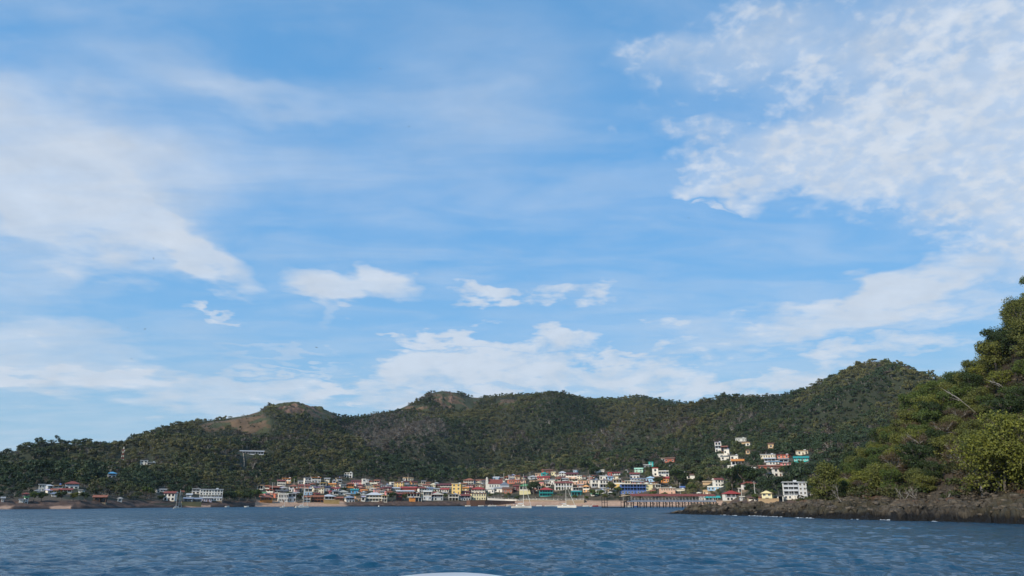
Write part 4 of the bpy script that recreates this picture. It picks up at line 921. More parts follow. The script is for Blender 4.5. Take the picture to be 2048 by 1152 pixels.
for q in [(935.5,1012.8,11,'white skiff nearest the brown stone bastion','white',1,0),(962,1012.8,12,'flat white skiff between the bastion skiff and the canopied boat','white',1,0),(984,1012.9,17,'white motorboat with blue canopy below the church','white',1,1),
          (1016.5,1013,10,'white skiff with dark top just left of the sloop','white',1,1),(1078,1012.6,11,'white skiff just right of the sloop','white',1,0),(1103,1012.9,27,'long thin white boat between the sloop and the larger catamaran','white',0,0),
          (1171,1013.2,12,'white skiff just right of the larger catamaran','white',1,0),(1182,1013.4,5,'tiny white dinghy beside the red boat','white',0,0),(1189,1013.2,15,'red hulled motorboat left of the lone mooring frame','red',1,1),
          (1258,1014.2,14,'white and blue motorboat tied at the seaward end of the pier','white',1,1),(1272,1014.2,9,'blue dinghy tied under the pier','blue',0,0),(454,1014.6,9,'white skiff off the dark rocks right of the four storey hotel','white',1,0),
          (493,1014.6,9,'white skiff off the left end of the brown beach','white',1,0),(408,1014.6,7,'low pale dinghy off the beach below the four storey hotel','lgrey',0,0),(593,1015.8,6,'short white launch tied behind the small catamaran','white',1,0),(122,1016.6,5,'faint white dinghy off the far left hamlet','white',0,0)]:
    skiff(q[0], q[1], q[2], q[3], q[4], q[5], q[6])
root, m = boat_root(757.6, 1013.4, 0, 'buoy', 'small white mooring buoy off the dark rocky shore', 'buoy'); b = MB(); b.tube([(0,0,-.2),(0,0,.3),(0,0,.7),(0,0,.85)], [.5,.6,.35,.05], WH, 10); b.build('float', root); b = MB(); b.tube([(0,0,.8),(0,0,1.5)], .06, DARK, 5); b.build('pole', root)
# ------------------------------------------------------------------ bow of the boat the photograph was taken from
root = empty('boat_bow', (-.36, 0, 0)); tag(root, 'rounded white bow rim of the near boat at the bottom edge', 'boat')
tip = at(903, 1142.2, 5.2); zt = tip.z; b = MB(); n = 40; ring = []
def bowpt(u, grow=0.0):                       # u in -1..1 around the nose
    an = u*math.pi/2; return (.74+grow)*math.sin(an), 3.4+(1.8+grow)*math.cos(an)**1.0
secs = []
for i in range(n+1):
    u = -1+2*i/n; x, y = bowpt(u); xi, yi = bowpt(u, -.16); secs.append([(x*.55, 1+(y-1)*.62, 0.0), (x*.88, 1+(y-1)*.88, zt*.5), (x*.99, y-.03, zt-.14), (x*1.0, y, zt-.07), (x*.997, y-.006, zt-.02), (xi, yi, zt+.004)])
vs = [p_ for s in secs for p_ in s]; q = 6
b.poly(vs, [(i*q+k, (i+1)*q+k, (i+1)*q+k+1, i*q+k+1) for i in range(n) for k in range(q-1)], WH)
b.poly([(s[2][0], -3.0, s[2][2]) for s in (secs[0], secs[-1])]+[secs[0][2], secs[-1][2], (secs[0][0][0], -3, 0), (secs[-1][0][0], -3, 0), secs[0][0], secs[-1][0]], [(0,2,6,4), (1,5,7,3)], WH)
b.build('hull', root, True)
b = MB(); dp = [(s[5][0], s[5][1], zt+.004) for s in secs]; dc = [(p_[0]*.7, 3.4+(p_[1]-3.4)*.7, zt+.012) for p_ in dp]; b.poly(dp+dc+[(0, 3.4, zt+.016)], [(i, i+1, n+1+i+1, n+1+i) for i in range(n)]+[(n+1+i, n+2+i, 2*n+2) for i in range(n)], paint('lgrey', .5, .05))
b.poly([(-.58, -3, zt+.003), (.58, -3, zt+.003), (.58, 3.4, zt+.003), (-.58, 3.4, zt+.003)], [(0,1,2,3)], paint('lgrey', .5, .05)); b.build('deck', root, True)
# ------------------------------------------------------------------ birds
def bird(px, py, span, roll, yaw, label, col='dbrown', dist=260.0):
    p = at(px, py, dist); a = math.atan2(p.x, p.y); m = scale_at(p)[0]; sp_ = span*m/2; b = MB(); mt = paint(col)
    b.tube([(0,-sp_*.35,0),(0,-sp_*.2,0),(0,.1*sp_,0),(0,sp_*.3,.0)], [.02*sp_,.1*sp_,.11*sp_,.03*sp_], mt, 6)
    for s in (-1, 1):
        c = [(0, -.16, 0), (.45, -.22, .16), (1.0, .12, .02), (.5, .12, .15), (0, .16, 0)]; v = [(s*x*sp_, y*sp_, z*sp_) for x, y, z in c]; v2 = [(x, y, z-.03*sp_) for x, y, z in v]
        b.poly(v+v2, [(0,1,3,4), (1,2,3), (9,8,6,5), (8,7,6), (0,5,6,1), (1,6,7,2), (2,7,8,3), (3,8,9,4)], mt)
    b.poly([(-.06*sp_,.25*sp_,0),(.06*sp_,.25*sp_,0),(.12*sp_,.5*sp_,0),(-.12*sp_,.5*sp_,0),(0,.38*sp_,-.03*sp_)], [(0,1,2,3), (0,4,1), (1,4,2), (2,4,3), (3,4,0)], mt)
    o = b.build('bird'); o.location = p; o.rotation_euler = (R(roll), R(roll*.7), -a+R(yaw)); tag(o, label, 'bird', 'birds soaring over the bay')
for q in [(307,517,8,40,70,'dark bird soaring against the left white cirrus cloud'),(255,655.5,5,30,20,'small dark bird, left of the close pair low on the left'),(290,658,7,-50,40,'dark tilted bird, right of the close pair low on the left'),
          (263,717.5,8,20,10,'dark bird gliding lowest on the left above the hills'),(633,695,7,35,-30,'dark bird banking above the brown peak'),(697,549,5,10,10,'small dark bird in front of the smooth white cloud'),
          (760,137,7,15,0,'pale white bird high in the upper sky','white'),(818,253,6,-30,60,'dark bird high in the open blue centre'),(1377,436,6,20,30,'dark bird under the mackerel cloud edge'),(2003,565,5,15,-20,'small bird beside the tall trees at the right edge'),(96,750,4,10,0,'tiny faint bird low at the far left')]:
    bird(*q[:5], q[5], q[6] if len(q) > 6 else 'dbrown')
# ------------------------------------------------------------------ poles, mast, stairs
def pole(px, pyb, pyt, label, r=None):
    r = r or hit(px, pyb) or float(np.interp(px, XH, R0))+28; p = at(px, pyb, r); H = (pyb-pyt)*scale_at(p)[0]; root = empty('utility_pole', p, -math.atan2(p.x, p.y)+R(rh.uniform(-30, 30))); tag(root, label, 'pole', 'utility poles among the houses')
    b = MB(); b.tube([(0,0,-2),(0,0,H)], [.16,.11], paint('pale'), 6); b.build('post', root); b = MB(); b.box(-.9,.9,-.06,.06,H-.9,H-.75,paint('wood')); 
    for x in (-.8,0,.8): b.tube([(x,0,H-.75),(x,0,H-.5)], .06, paint('lgrey'), 5)
    b.build('crossarm', root)
for q in [(587.5,975,957),(544,985,964),(1007.5,968,946),(988.5,966,949),(1017,968,950),(621,966,952),(1361,992,965),(1370,960,942),(1397,973,955),(1511,1000,962),(1247,1002,990),(1512.5,1000,985),(1340,948,930),(960,977,960),(1180,975,950),(1060,965,945),(870,975,960),(1484,1000,975),(1623,1002,985)]:
    pole(q[0], q[1], q[2], ('taller' if q[1]-q[2] > 19 else 'shorter')+' slim utility pole '+(where(q[0], (q[1]+q[2])/2) or 'in town'))
r, p = place(244, 922); m, a = scale_at(p); root = empty('radio_mast', p, -a); tag(root, 'slender red and white lattice radio mast on the left hillside', 'mast'); Hh = 30*m; b = MB()
for k in range(7):
    mt = paint('red' if k % 2 else 'white'); z0 = Hh*k/7; z1 = Hh*(k+1)/7; w0 = 1.1*(1-.1*k); w1 = 1.1*(1-.1*(k+1))
    for sx, sy in ((1,1),(1,-1),(-1,-1),(-1,1)): b.tube([(sx*w0,sy*w0,z0),(sx*w1,sy*w1,z1)], .12, mt, 4)
    for (s1, s2) in (((1,1),(1,-1)),((1,-1),(-1,-1)),((-1,-1),(-1,1)),((-1,1),(1,1))): b.tube([(s1[0]*w0,s1[1]*w0,z0),(s2[0]*w1,s2[1]*w1,z1)], .08, mt, 4)
b.build('lattice', root); b = MB(); b.tube([(0,0,Hh*.9),(0,0,Hh*1.08)], .1, paint('white'), 5); b.tube([(.9,-.5,Hh*.75),(.9,-.9,Hh*.75)], [.5,.5], paint('lgrey'), 10); b.build('antenna', root)
HRECT.append((236, 252, 888, 922, r))
b = MB(); prev = None; 
for k in range(22):
    y = 935-k*1.35; r_ = hit(487.5+math.sin(k*.25)*.8, y)
    if r_ is None: continue
    p = at(487.5+math.sin(k*.25)*.8, y, r_); p.z = ground(p.x, p.y)
    if prev is not None:
        t = (p-prev); s_ = Vector((t.y, -t.x, 0)).normalized()*.42; q = [prev-s_, prev+s_, p+s_, p-s_]; b.poly([(v.x, v.y, v.z-.6) for v in q]+[(v.x, v.y, v.z+.5) for v in q], [(3,2,1,0),(4,5,6,7),(0,1,5,4),(1,2,6,5),(2,3,7,6),(3,0,4,7)], paint('stone'))
    prev = p
o = b.build('stairway'); tag(o, 'pale concrete stairway climbing to the long low white hillside building', 'stairway'); HRECT.append((484, 492, 905, 942, 3000))
# ------------------------------------------------------------------ vegetation
def leaf_mat(name, c, attrn=None, atype='GEOMETRY', var=.55, trans=.22):
    m = bpy.data.materials.new(name); nt = nodes_of(m); B = NB(nt); g = B.n('ShaderNodeNewGeometry')
    if attrn: a = B.n('ShaderNodeAttribute', attribute_name=attrn, attribute_type=atype).outputs['Color']
    else:
        oi = B.n('ShaderNodeObjectInfo'); a = B.mix(oi.outputs['Random'], c, tuple(x*y for x, y in zip(c, (1.25, 1.15, .95))))
    c1 = B.v('SCALE', a, B.m('ADD', 1-var*.5, B.m('MULTIPLY', g.outputs['Random Per Island'], var)))
    c2 = B.mix(B.ramp(g.outputs['Random Per Island'], .8, 1.0), c1, B.v('MULTIPLY', c1, (1.3, 1.2, .75)))
    d = B.n('ShaderNodeBsdfPrincipled'); d.inputs['Roughness'].default_value = .6; d.inputs['Specular IOR Level'].default_value = .25; nt.links.new(c2, d.inputs['Base Color'])
    t = B.n('ShaderNodeBsdfTranslucent'); nt.links.new(B.v('MULTIPLY', c2, (1.1, 1.2, .6)), t.inputs['Color']); mx = B.n('ShaderNodeMixShader'); mx.inputs[0].default_value = trans
    nt.links.new(d.outputs[0], mx.inputs[1]); nt.links.new(t.outputs[0], mx.inputs[2]); o = B.n('ShaderNodeOutputMaterial'); nt.links.new(mx.outputs[0], o.inputs[0]); return m
def crown_arrays(lumps, n, size, seed, inner=.72, flat=.55, droop=0.0):
    r = np.random.default_rng(seed); L = np.array(lumps, float); w = (L[:, 3]*L[:, 4])**.9; k = r.choice(len(L), n, p=w/w.sum())
    d = r.normal(size=(n, 3)); d[:, 2] = np.where(d[:, 2] < -.65, -d[:, 2]*.7, d[:, 2]); d /= np.linalg.norm(d, axis=1)[:, None]
    rad = r.uniform(inner, 1.06, n)*(1+.16*np.sin(d[:, 0]*5+k)*np.cos(d[:, 1]*6+k*2))
    P_ = L[k, :3]+d*np.stack([L[k, 3], L[k, 3], L[k, 4]], -1)*rad[:, None]
    nn = d+r.normal(size=(n, 3))*flat; nn /= np.linalg.norm(nn, axis=1)[:, None]
    u = np.cross(nn, r.normal(size=(n, 3))); u /= np.linalg.norm(u, axis=1)[:, None]; v = np.cross(nn, u); s = size*r.uniform(.55, 1.35, n)[:, None]
    u *= s; v *= s*r.uniform(.45, .9, n)[:, None]
    Q = np.stack([P_-u, P_-v*.9+u*.1, P_+u, P_+v+u*.1], 1).reshape(-1, 3); return Q, np.arange(n*4).reshape(-1, 4)
def lump_set(seed, R_, H, n, base=.45):
    r = random.Random(seed); o = [(0, 0, H*.72, R_*.62, H*.24)] if n < 12 else [(0, 0, H*.70, R_*.62, H*.26), (0, 0, H*.4, R_*.6, H*.26)]
    for i in range(n):
        a = 6.283*i/n+r.uniform(-.4, .4); q = r.uniform(.42, .72)*R_; z = H*r.uniform(base, .86); o.append((q*math.cos(a), q*math.sin(a), z, R_*r.uniform(.26, .46), min(H*r.uniform(.12, .24), R_*.42)))
    return o
BARK = bpy.data.materials.new('bark'); nt = nodes_of(BARK); B = NB(nt); tcn = B.n('ShaderNodeTexCoord'); pb = B.n('ShaderNodeBsdfPrincipled'); pb.inputs['Roughness'].default_value = .9
nt.links.new(B.mix(B.noise(B.v('MULTIPLY', tcn.outputs['Object'], (3, 3, .6)), 2.0, 5), (.06, .045, .035), (.20, .17, .14)), pb.inputs['Base Color']); o = B.n('ShaderNodeOutputMaterial'); nt.links.new(pb.outputs[0], o.inputs[0])
PBARK = bpy.data.materials.new('pale bark'); nt = nodes_of(PBARK); B = NB(nt); tcn = B.n('ShaderNodeTexCoord'); pb = B.n('ShaderNodeBsdfPrincipled'); pb.inputs['Roughness'].default_value = .85
nt.links.new(B.mix(B.noise(B.v('MULTIPLY', tcn.outputs['Object'], (2, 2, .8)), 2.0, 5), (.17, .145, .12), (.36, .33, .29)), pb.inputs['Base Color']); o = B.n('ShaderNodeOutputMaterial'); nt.links.new(pb.outputs[0], o.inputs[0])
def trunk_mb(lumps, H, R_, mat, seed, r0=.26):
    r = random.Random(seed); b = MB(); fx, fy = r.uniform(-.5, .5), r.uniform(-.5, .5); fork = (fx, fy, H*.38)
    b.tube([(0, 0, -1.5), (fx*.3, fy*.5, H*.2), fork], [r0*1.3, r0, r0*.8], mat, 7)
    for l in lumps:
        e = (l[0], l[1], l[2]); mid = ((fx+e[0])/2+r.uniform(-.4, .4), (fy+e[1])/2+r.uniform(-.4, .4), (fork[2]+e[2])/2+.3); b.tube([fork, mid, e], [r0*.6, r0*.4, r0*.16], mat, 5)
        for q in range(3):
            e2 = (e[0]+r.uniform(-1, 1)*l[3], e[1]+r.uniform(-1, 1)*l[3], e[2]+r.uniform(0, 1)*l[4]); b.tube([mid, e2], [r0*.25, r0*.07], mat, 4, cap=False)
    return b
def bare_mb(H, seed, mat, spread=.9, lean=(0, 0), depth=4, r0=.16):
    r = random.Random(seed); b = MB()
    def br(p, d, L, rad, k):
        q = p+d*L*.5+Vector((r.uniform(-1, 1), r.uniform(-1, 1), r.uniform(-.5, .6)))*L*.07; e = p+d*L
        b.tube([p, q, e], [rad, rad*.8, rad*.6], mat, 5 if k < 2 else 3, cap=False)
        if k < depth:
            for i in range(3 if k < 3 else 2):
                nd = (d+Vector((r.uniform(-1, 1), r.uniform(-1, 1), r.uniform(-.35, .6)))*spread).normalized(); br(e if i else q, nd, L*r.uniform(.5, .78), rad*.55, k+1)
    br(Vector((0, 0, -.6)), Vector((lean[0], lean[1], 1)).normalized(), H*.42, r0, 0); return b
# ---- far hill forest: too many trees to count, one object instanced over the slopes
protos = bpy.data.collections.new('forest crowns'); FM = leaf_mat('hill foliage', None, 'tint', 'INSTANCER', .5, .12)
NPR = 10
for i in range(NPR):
    if i < 5: lm = lump_set(100+i, 1.0, 1.9, 5+i % 3, .35); Q, Fq = crown_arrays(lm, 210, .16, i, .7)
    elif i < 7: lm = [(math.cos(k)*.55, math.sin(k)*.55, 1.5+.1*math.sin(k*3), .5, .16) for k in range(6)]+[(0, 0, 1.6, .6, .2)]; Q, Fq = crown_arrays(lm, 190, .15, i, .6)
    elif i < 8: lm = lump_set(130+i, .8, 2.3, 7, .3); Q, Fq = crown_arrays(lm, 200, .15, i, .6)
    else: lm = lump_set(140+i, 1.0, 1.9, 7, .3); Q, Fq = crown_arrays(lm, 150, .10, i, .2, 2.0)      # thin leafless crowns
    # limbs as slim slivers
    r = np.random.default_rng(200+i); nb = 10 if i < 8 else 34; bases = np.tile([0, 0, .25], (nb, 1)); ends = np.array([lm[j % len(lm)][:3] for j in range(nb)])+r.normal(size=(nb, 3))*(.1 if i < 8 else .28); wv_ = np.array([.035, 0, 0])
    bases[nb//3:] = ends[np.arange(nb-nb//3) % max(nb//3, 1)]*.6+np.array([0, 0, .1])
    bases[0] = (0, 0, -.6); ends[0] = (0, 0, 1.0)
    BQ = np.stack([bases-wv_, bases+wv_, ends+wv_*.4, ends-wv_*.4], 1).reshape(-1, 3); Fb = np.arange(nb*4).reshape(-1, 4)+len(Q)
    me = big_mesh('forest crown', np.concatenate([Q, BQ]), np.concatenate([Fq, Fb]), FM); me.materials.append(PBARK)
    mi = np.zeros(len(Fq)+nb, np.int32); mi[len(Fq):] = 1; me.polygons.foreach_set('material_index', mi)
    protos.objects.link(bpy.data.objects.new('forest crown %d' % i, me))
def gvec(x, y, RGx=RG, GZx=GZ, XHx=XH):
    xh = 1024+F*(x/y)/cP; u = np.clip((xh-XHx[0])/(XHx[1]-XHx[0]), 0, len(XHx)-1.001); i = u.astype(int); w = u-i; r = np.hypot(x, y); o = np.empty(len(x))
    for k in range(len(x)): o[k] = np.interp(r[k], RGx[i[k]], GZx[i[k]])*(1-w[k])+np.interp(r[k], RGx[i[k]+1], GZx[i[k]+1])*w[k]
    return o
fr = np.random.default_rng(5); stp = 5.4; gx, gy = np.meshgrid(np.arange(-1500, 1500, stp), np.arange(150, 1950, stp)); gx = (gx+fr.uniform(-.5, .5, gx.shape)*stp).ravel(); gy = (gy+fr.uniform(-.5, .5, gy.shape)*stp).ravel()
rr = np.hypot(gx, gy); xh = 1024+F*(gx/gy)/cP; r0i = np.interp(xh, XH, R0); rdi = np.interp(xh, XH, RD); rbi = np.interp(xh, XH, RB)
k = (xh > -330) & (xh < 2330) & (rr > r0i+30) & (rr < rdi+45) & ~((xh > 1900) & (rr < 700)); gx, gy, rr, xh, r0i, rdi, rbi = [a[k] for a in (gx, gy, rr, xh, r0i, rdi, rbi)]
gz = gvec(gx, gy); px_, py_ = pix(gx, gy, gz)
tt = (rr-rbi)/(rdi-rbi); dens = np.ones(len(gx)); 
# dense town: few wild trees between the houses
TOWN = np.array([(0,0),(60,0),(70,30),(160,30),(175,0),(300,0),(305,12),(445,12),(450,0),(515,0),(520,38),(560,45),(760,45),(900,38),(1000,42),(1090,60),(1190,60),(1200,40),(1340,42),(1350,0),(2400,0)], float)
tm = np.interp(px_, TOWN[:, 0], TOWN[:, 1]); intown = (py_ > 1003-tm) & (tm > 5); dens[intown] = .07
bsum = np.zeros(len(gx)); nb1 = fbm(gx/60, gy/60, 4)
for (cx, cy, rx, ry) in BALD: bsum = np.maximum(bsum, 1-ss(np.hypot((px_-cx)/rx, (py_-cy)/ry)+(nb1-.5)*.9, .8, 1.05))
dens *= 1-.72*bsum
rad = np.clip(fr.lognormal(1.04, .30, len(gx)), 1.7, 5.8)*np.where(bsum > .3, .42, 1)*np.where(rr < r0i+90, .75, 1)
rad *= np.clip(.8+.4*fbm(gx/80+30, gy/80, 2), .7, 1.3)
keep = fr.random(len(gx)) < dens
rad *= np.where(tt > .92, .68, 1); pxw = rad*F/np.maximum(rr, 1); toph = rad*1.9*F/rr; HRp = []
for (hx0, hx1, hy0, hy1, hr) in HRECT:
    ov = (px_+pxw*.8 > hx0) & (px_-pxw*.8 < hx1) & (py_-toph < hy1-1) & (py_ > hy0+1) & (rr < hr+14); lim = (py_-hy1+.5)*rr/F/1.9; keep &= ~(ov & (lim < 1.3)); rad = np.where(ov & (lim >= 1.3), np.minimum(rad, lim), rad)
    HRp.append((hx0, hx1, hy0, hy1, hr))
gx, gy, gz, rr, px_, py_, rad, bsum, tt, xh = [a[keep] for a in (gx, gy, gz, rr, px_, py_, rad, bsum, tt, xh)]
n = len(gx); print('forest', n)
# species by patches: deep green, olive, yellow olive, dry brown grey
pA = fbm(gx/110+3, gy/110+8, 4); pB = fbm(gx/70+60, gy/70, 4); u = fr.random(n)
C0 = np.array([.030, .049, .022]); C1 = np.array([.060, .072, .028]); C2 = np.array([.105, .100, .040]); C3 = np.array([.078, .062, .048]); C4 = np.array([.105, .092, .084])
tint = np.tile(C0, (n, 1)); lowb = .14*(1-ss(tt, .0, .35)); tint[(pA+u*.22-lowb) > .56] = C1; tint[(pA+u*.2-lowb) > .68] = C2; dryp = pB+fr.random(n)*.28
greypatch = np.exp(-(((px_-800)/95)**2+((py_-868)/38)**2)); drym = (dryp > .86-.34*greypatch); tint[drym] = C3; gm = (greypatch > .35) & (fr.random(n) < .5) | (fr.random(n) < .02); tint[gm] = C4; tint[bsum > .3] = C1*.9
tint *= (fr.uniform(.78, 1.24, n)*(.55+.95*fbm(gx/150+70, gy/150+20, 3)))[:, None]
idx = fr.integers(0, 8, n); idx[(drym | gm) & (fr.random(n) < .75)] = fr.integers(8, 10, ((drym | gm) & (fr.random(n) < 2)).sum())[:((drym | gm)).sum()][:len(idx)][0] if n == 0 else 8
q = (drym | gm); idx[q] = np.where(fr.random(q.sum()) < .7, fr.integers(8, 10, q.sum()), fr.integers(0, 8, q.sum()))
me = bpy.data.meshes.new('forest'); me.vertices.add(n); me.vertices.foreach_set('co', np.stack([gx, gy, gz-.1*rad], -1).astype(np.float32).ravel())
def pa(name, typ, arr, f='value'): a = me.attributes.new(name, typ, 'POINT'); a.data.foreach_set(f, np.ascontiguousarray(arr).ravel())
pa('size', 'FLOAT_VECTOR', np.stack([rad, rad, rad*fr.uniform(.75, 1.15, n)], -1).astype(np.float32), 'vector'); pa('turn', 'FLOAT', fr.uniform(0, 6.28, n).astype(np.float32)); pa('pick', 'INT', idx.astype(np.int32))
ta = me.attributes.new('tint', 'FLOAT_COLOR', 'POINT'); tc4 = np.ones((n, 4), np.float32); tc4[:, :3] = tint; ta.data.foreach_set('color', tc4.ravel()); me.update()
forest = bpy.data.objects.new('forest', me); COL.objects.link(forest); tag(forest, 'dense mixed green and dry brown woodland covering the island hills', kind='stuff')
ng = bpy.data.node_groups.new('forest', 'GeometryNodeTree'); ng.interface.new_socket('Geometry', in_out='INPUT', socket_type='NodeSocketGeometry'); ng.interface.new_socket('Geometry', in_out='OUTPUT', socket_type='NodeSocketGeometry')
G = NB(ng); gi = G.n('NodeGroupInput'); go = G.n('NodeGroupOutput'); m2p = G.n('GeometryNodeMeshToPoints'); ng.links.new(gi.outputs[0], m2p.inputs[0]); iop = G.n('GeometryNodeInstanceOnPoints'); ng.links.new(m2p.outputs[0], iop.inputs['Points'])
ci_ = G.n('GeometryNodeCollectionInfo'); ci_.inputs[0].default_value = protos; ci_.inputs['Separate Children'].default_value = True; ng.links.new(ci_.outputs[0], iop.inputs['Instance']); iop.inputs['Pick Instance'].default_value = True
def named(nm, ty): a = G.n('GeometryNodeInputNamedAttribute', data_type=ty); a.inputs[0].default_value = nm; return a.outputs[0]
ng.links.new(named('pick', 'INT'), iop.inputs['Instance Index']); ng.links.new(named('size', 'FLOAT_VECTOR'), iop.inputs['Scale']); cx = G.n('ShaderNodeCombineXYZ'); ng.links.new(named('turn', 'FLOAT'), cx.inputs[2])
e2r = G.n('FunctionNodeEulerToRotation'); ng.links.new(cx.outputs[0], e2r.inputs[0]); ng.links.new(e2r.outputs[0], iop.inputs['Rotation']); ng.links.new(iop.outputs[0], go.inputs[0])
md = forest.modifiers.new('forest', 'NODES'); md.node_group = ng
# ---- individual trees
LM = {'dark': leaf_mat('dark green leaves', (.032, .052, .018)), 'green': leaf_mat('green leaves', (.066, .096, .025)), 'olive': leaf_mat('olive leaves', (.102, .114, .032)), 'yellow': leaf_mat('yellow green leaves', (.125, .138, .028)), 'brown': leaf_mat('dry brown leaves', (.085, .064, .042)), 'palm': leaf_mat('palm leaves', (.060, .085, .028))}
def make_tree(kind, seed, R_, H, nleaf, leaf, name='tree', nl=8, base=.4, inner=.6, r0=.24):
    lm = lump_set(seed, R_, H, nl, base); root = empty(name, (0, 0, 0)); trunk_mb(lm, H, R_, BARK if kind != 'brown' else PBARK, seed, r0).build('trunk', root, True)
    Q, Fq = crown_arrays(lm, nleaf, leaf, seed, inner, .8); me = big_mesh('crown', Q, Fq, LM[kind]); o = bpy.data.objects.new('crown', me); COL.objects.link(o); o.parent = root; return root
def make_palm(seed, H=7.0):
    r = random.Random(seed); root = empty('palm_tree', (0, 0, 0)); b = MB(); lx, ly = r.uniform(-1, 1), r.uniform(-1, 1); b.tube([(0,0,-1),(lx*.4,ly*.4,H*.5),(lx,ly,H)], [.24,.17,.13], PBARK, 7); b.build('trunk', root, True); b = MB()
    for i in range(17):
        a = 6.283*i/17+r.uniform(-.2, .2); el = r.uniform(-.2, .9); L = r.uniform(2.2, 3.0); prev = None; N = 7
        for j in range(N+1):
            t = j/N; p = Vector((lx+math.cos(a)*L*t*math.cos(el*(1-t*.5)), ly+math.sin(a)*L*t*math.cos(el*(1-t*.5)), H+L*t*math.sin(el)-1.5*t*t*L*.42)); s = Vector((-math.sin(a), math.cos(a), 0))*(.42*math.sin(math.pi*min(t*.9+.1, 1))+.03); dn = Vector((0, 0, -.28*math.sin(math.pi*t)))
            if prev: b.poly([prev[0], prev[1]+prev[2]+prev[3], p+s+dn, p, prev[1]*-1+prev[0]*1 if 0 else prev[0]-prev[1]+prev[0]*0+prev[3] if 0 else prev[0], p, p-s+dn, prev[0]-prev[2]+prev[3]] if 0 else [prev[0], prev[0]+prev[2]+prev[3], p+s+dn, p, p-s+dn, prev[0]-prev[2]+prev[3]], [(0,1,2,3), (0,3,4,5)], LM['palm'])
            prev = (p, None, s, dn)
    b.build('crown', root); return root
first = set()
def put(proto, loc, rz, sc, label, cat, group):
    o = proto if proto.name not in first else copy_tree(proto); first.add(proto.name)
    o.location = loc; o.rotation_euler = (0, 0, rz); o.scale = sc if isinstance(sc, tuple) else (sc, sc, sc*.95); tag(o, label, cat, group); return o
tr_ = random.Random(77)
# trees among the houses
TP = {'dark': [make_tree('dark', 1, 4.2, 7.6, 900, .42), make_tree('dark', 2, 4.4, 8.5, 900, .42)], 'green': [make_tree('green', 3, 3.6, 6.6, 800, .38), make_tree('green', 4, 3.4, 7.4, 800, .38)],
      'olive': [make_tree('olive', 5, 3.3, 6.2, 700, .36)], 'brown': [make_tree('brown', 6, 3.0, 6.0, 420, .26, inner=.3)], 'palm': [make_palm(1), make_palm(2, 8.5)]}
NM = {'dark': 'dense dark green tree', 'green': 'leafy green tree', 'olive': 'olive green tree', 'brown': 'thin dry brown tree', 'palm': 'palm tree'}
TT = '''dark 1068 990 26 x|big round dark tree left of the arcaded white hotel above the promenade
dark 1357 976 40 x|large solitary dark tree right of the red trimmed white tower
dark 1466 986 52 x|big dark tree crown right of the arched house above the pier
dark 1492 980 54 x|widest dark tree on the slope above the octagonal house
dark 1500 990 26 x|dark tree just behind the octagonal red roofed house
dark 785 1002 18 x|round dark bush tree on the shore right of the wide grey roof
dark 809 1001 13 x|small dark tree between the two red waterfront houses
dark 597 1004 18 x|dark tree beside the right wing of the long white block
green 510 1004 22 x|leafy tree at the left side of the orange beach restaurant
dark 494 1005 20 x|dark shore tree two trees left of the orange beach restaurant
olive 478 1007 22 x|olive tree on the dark rocks right of the four storey hotel
dark 462 1004 24 x|tall dark tree on the dark rocks right of the four storey hotel
dark 449 1002 20 x|dark tree touching the right end of the four storey hotel
dark 322 1004 16 x|dark tree on the far left end of the stone wall
green 66 1007 20 x|green tree on the shore right of the three storey green trimmed house
dark 82 1006 22 x|dark tree below the far left hamlet
dark 120 1007 24 x|broad dark shore tree under the hamlet
olive 145 1007 20 x|olive shore tree right below the hamlet
dark 168 1003 20 x|dark tree left of the big terracotta thatched shelter
green 204 1007 12 x|green tree in front of the terracotta thatched shelter
green 294 998 26 x|bright green broad tree above the bare left shore bank
dark 1190 958 26 x|dark tree right of the peach maroon roofed house
dark 1176 952 30 x|tall dark tree mass edge left of the blank white wall building
green 1186 995 16 x|leafy tree behind the white beach wall
green 1202 995 13 x|small green tree by the low white beachfront house
olive 1222 985 20 x|olive tree left of the blue hotel
green 1238 992 16 x|leafy tree right of the small white tent pavilion
dark 1257 998 12 x|dark tree below the blue hotel front
green 1306 998 16 x|green tree right of the blue hotel end block
dark 1318 975 22 x|dark tree left below the large solitary one
green 1384 988 18 x|green tree on the bare slope above the pier
dark 1402 972 20 x|dark tree on the slope left of the arched house above the pier
green 1545 996 18 x|green tree left of the four storey building by the rocks
dark 1535 985 22 x|dark tree above the pale yellow house by the rocks
green 1512 1003 15 x|leafy tree right of the small grey white hut by the rocks
dark 1628 995 22 x|dark tree at the right side of the four storey building
dark 1610 962 26 x|dark tree above the roof of the four storey building
green 1570 952 22 x|green tree left of the tall white house in the clearing
palm 982 998 9 x|leftmost palm on the promenade below the church
palm 989 998 9 x|second palm on the promenade below the church
palm 996 999 9 x|third palm on the promenade below the church
palm 1004 999 9 x|palm right of the promenade group below the church
palm 1011 999 8 x|palm left of the pale yellow green roofed house
palm 1108 1001 10 x|palm right of the teal red roofed house
palm 1116 1001 10 x|palm under the left end of the arcaded white hotel
palm 1125 1001 10 x|palm under the middle of the arcaded white hotel
palm 1135 1001 9 x|palm left of the teal awning beach bar
palm 1166 1000 10 x|palm right of the teal awning beach bar
palm 972 996 8 x|small palm left of the promenade group
palm 1150 972 8 x|palm beside the peach balconied house
palm 1372 945 9 x|thin palm on the slope left of the narrow white house
palm 1586 935 10 x|thin palm left of the turquoise slope house
palm 1558 990 9 x|palm left behind the four storey building by the rocks'''
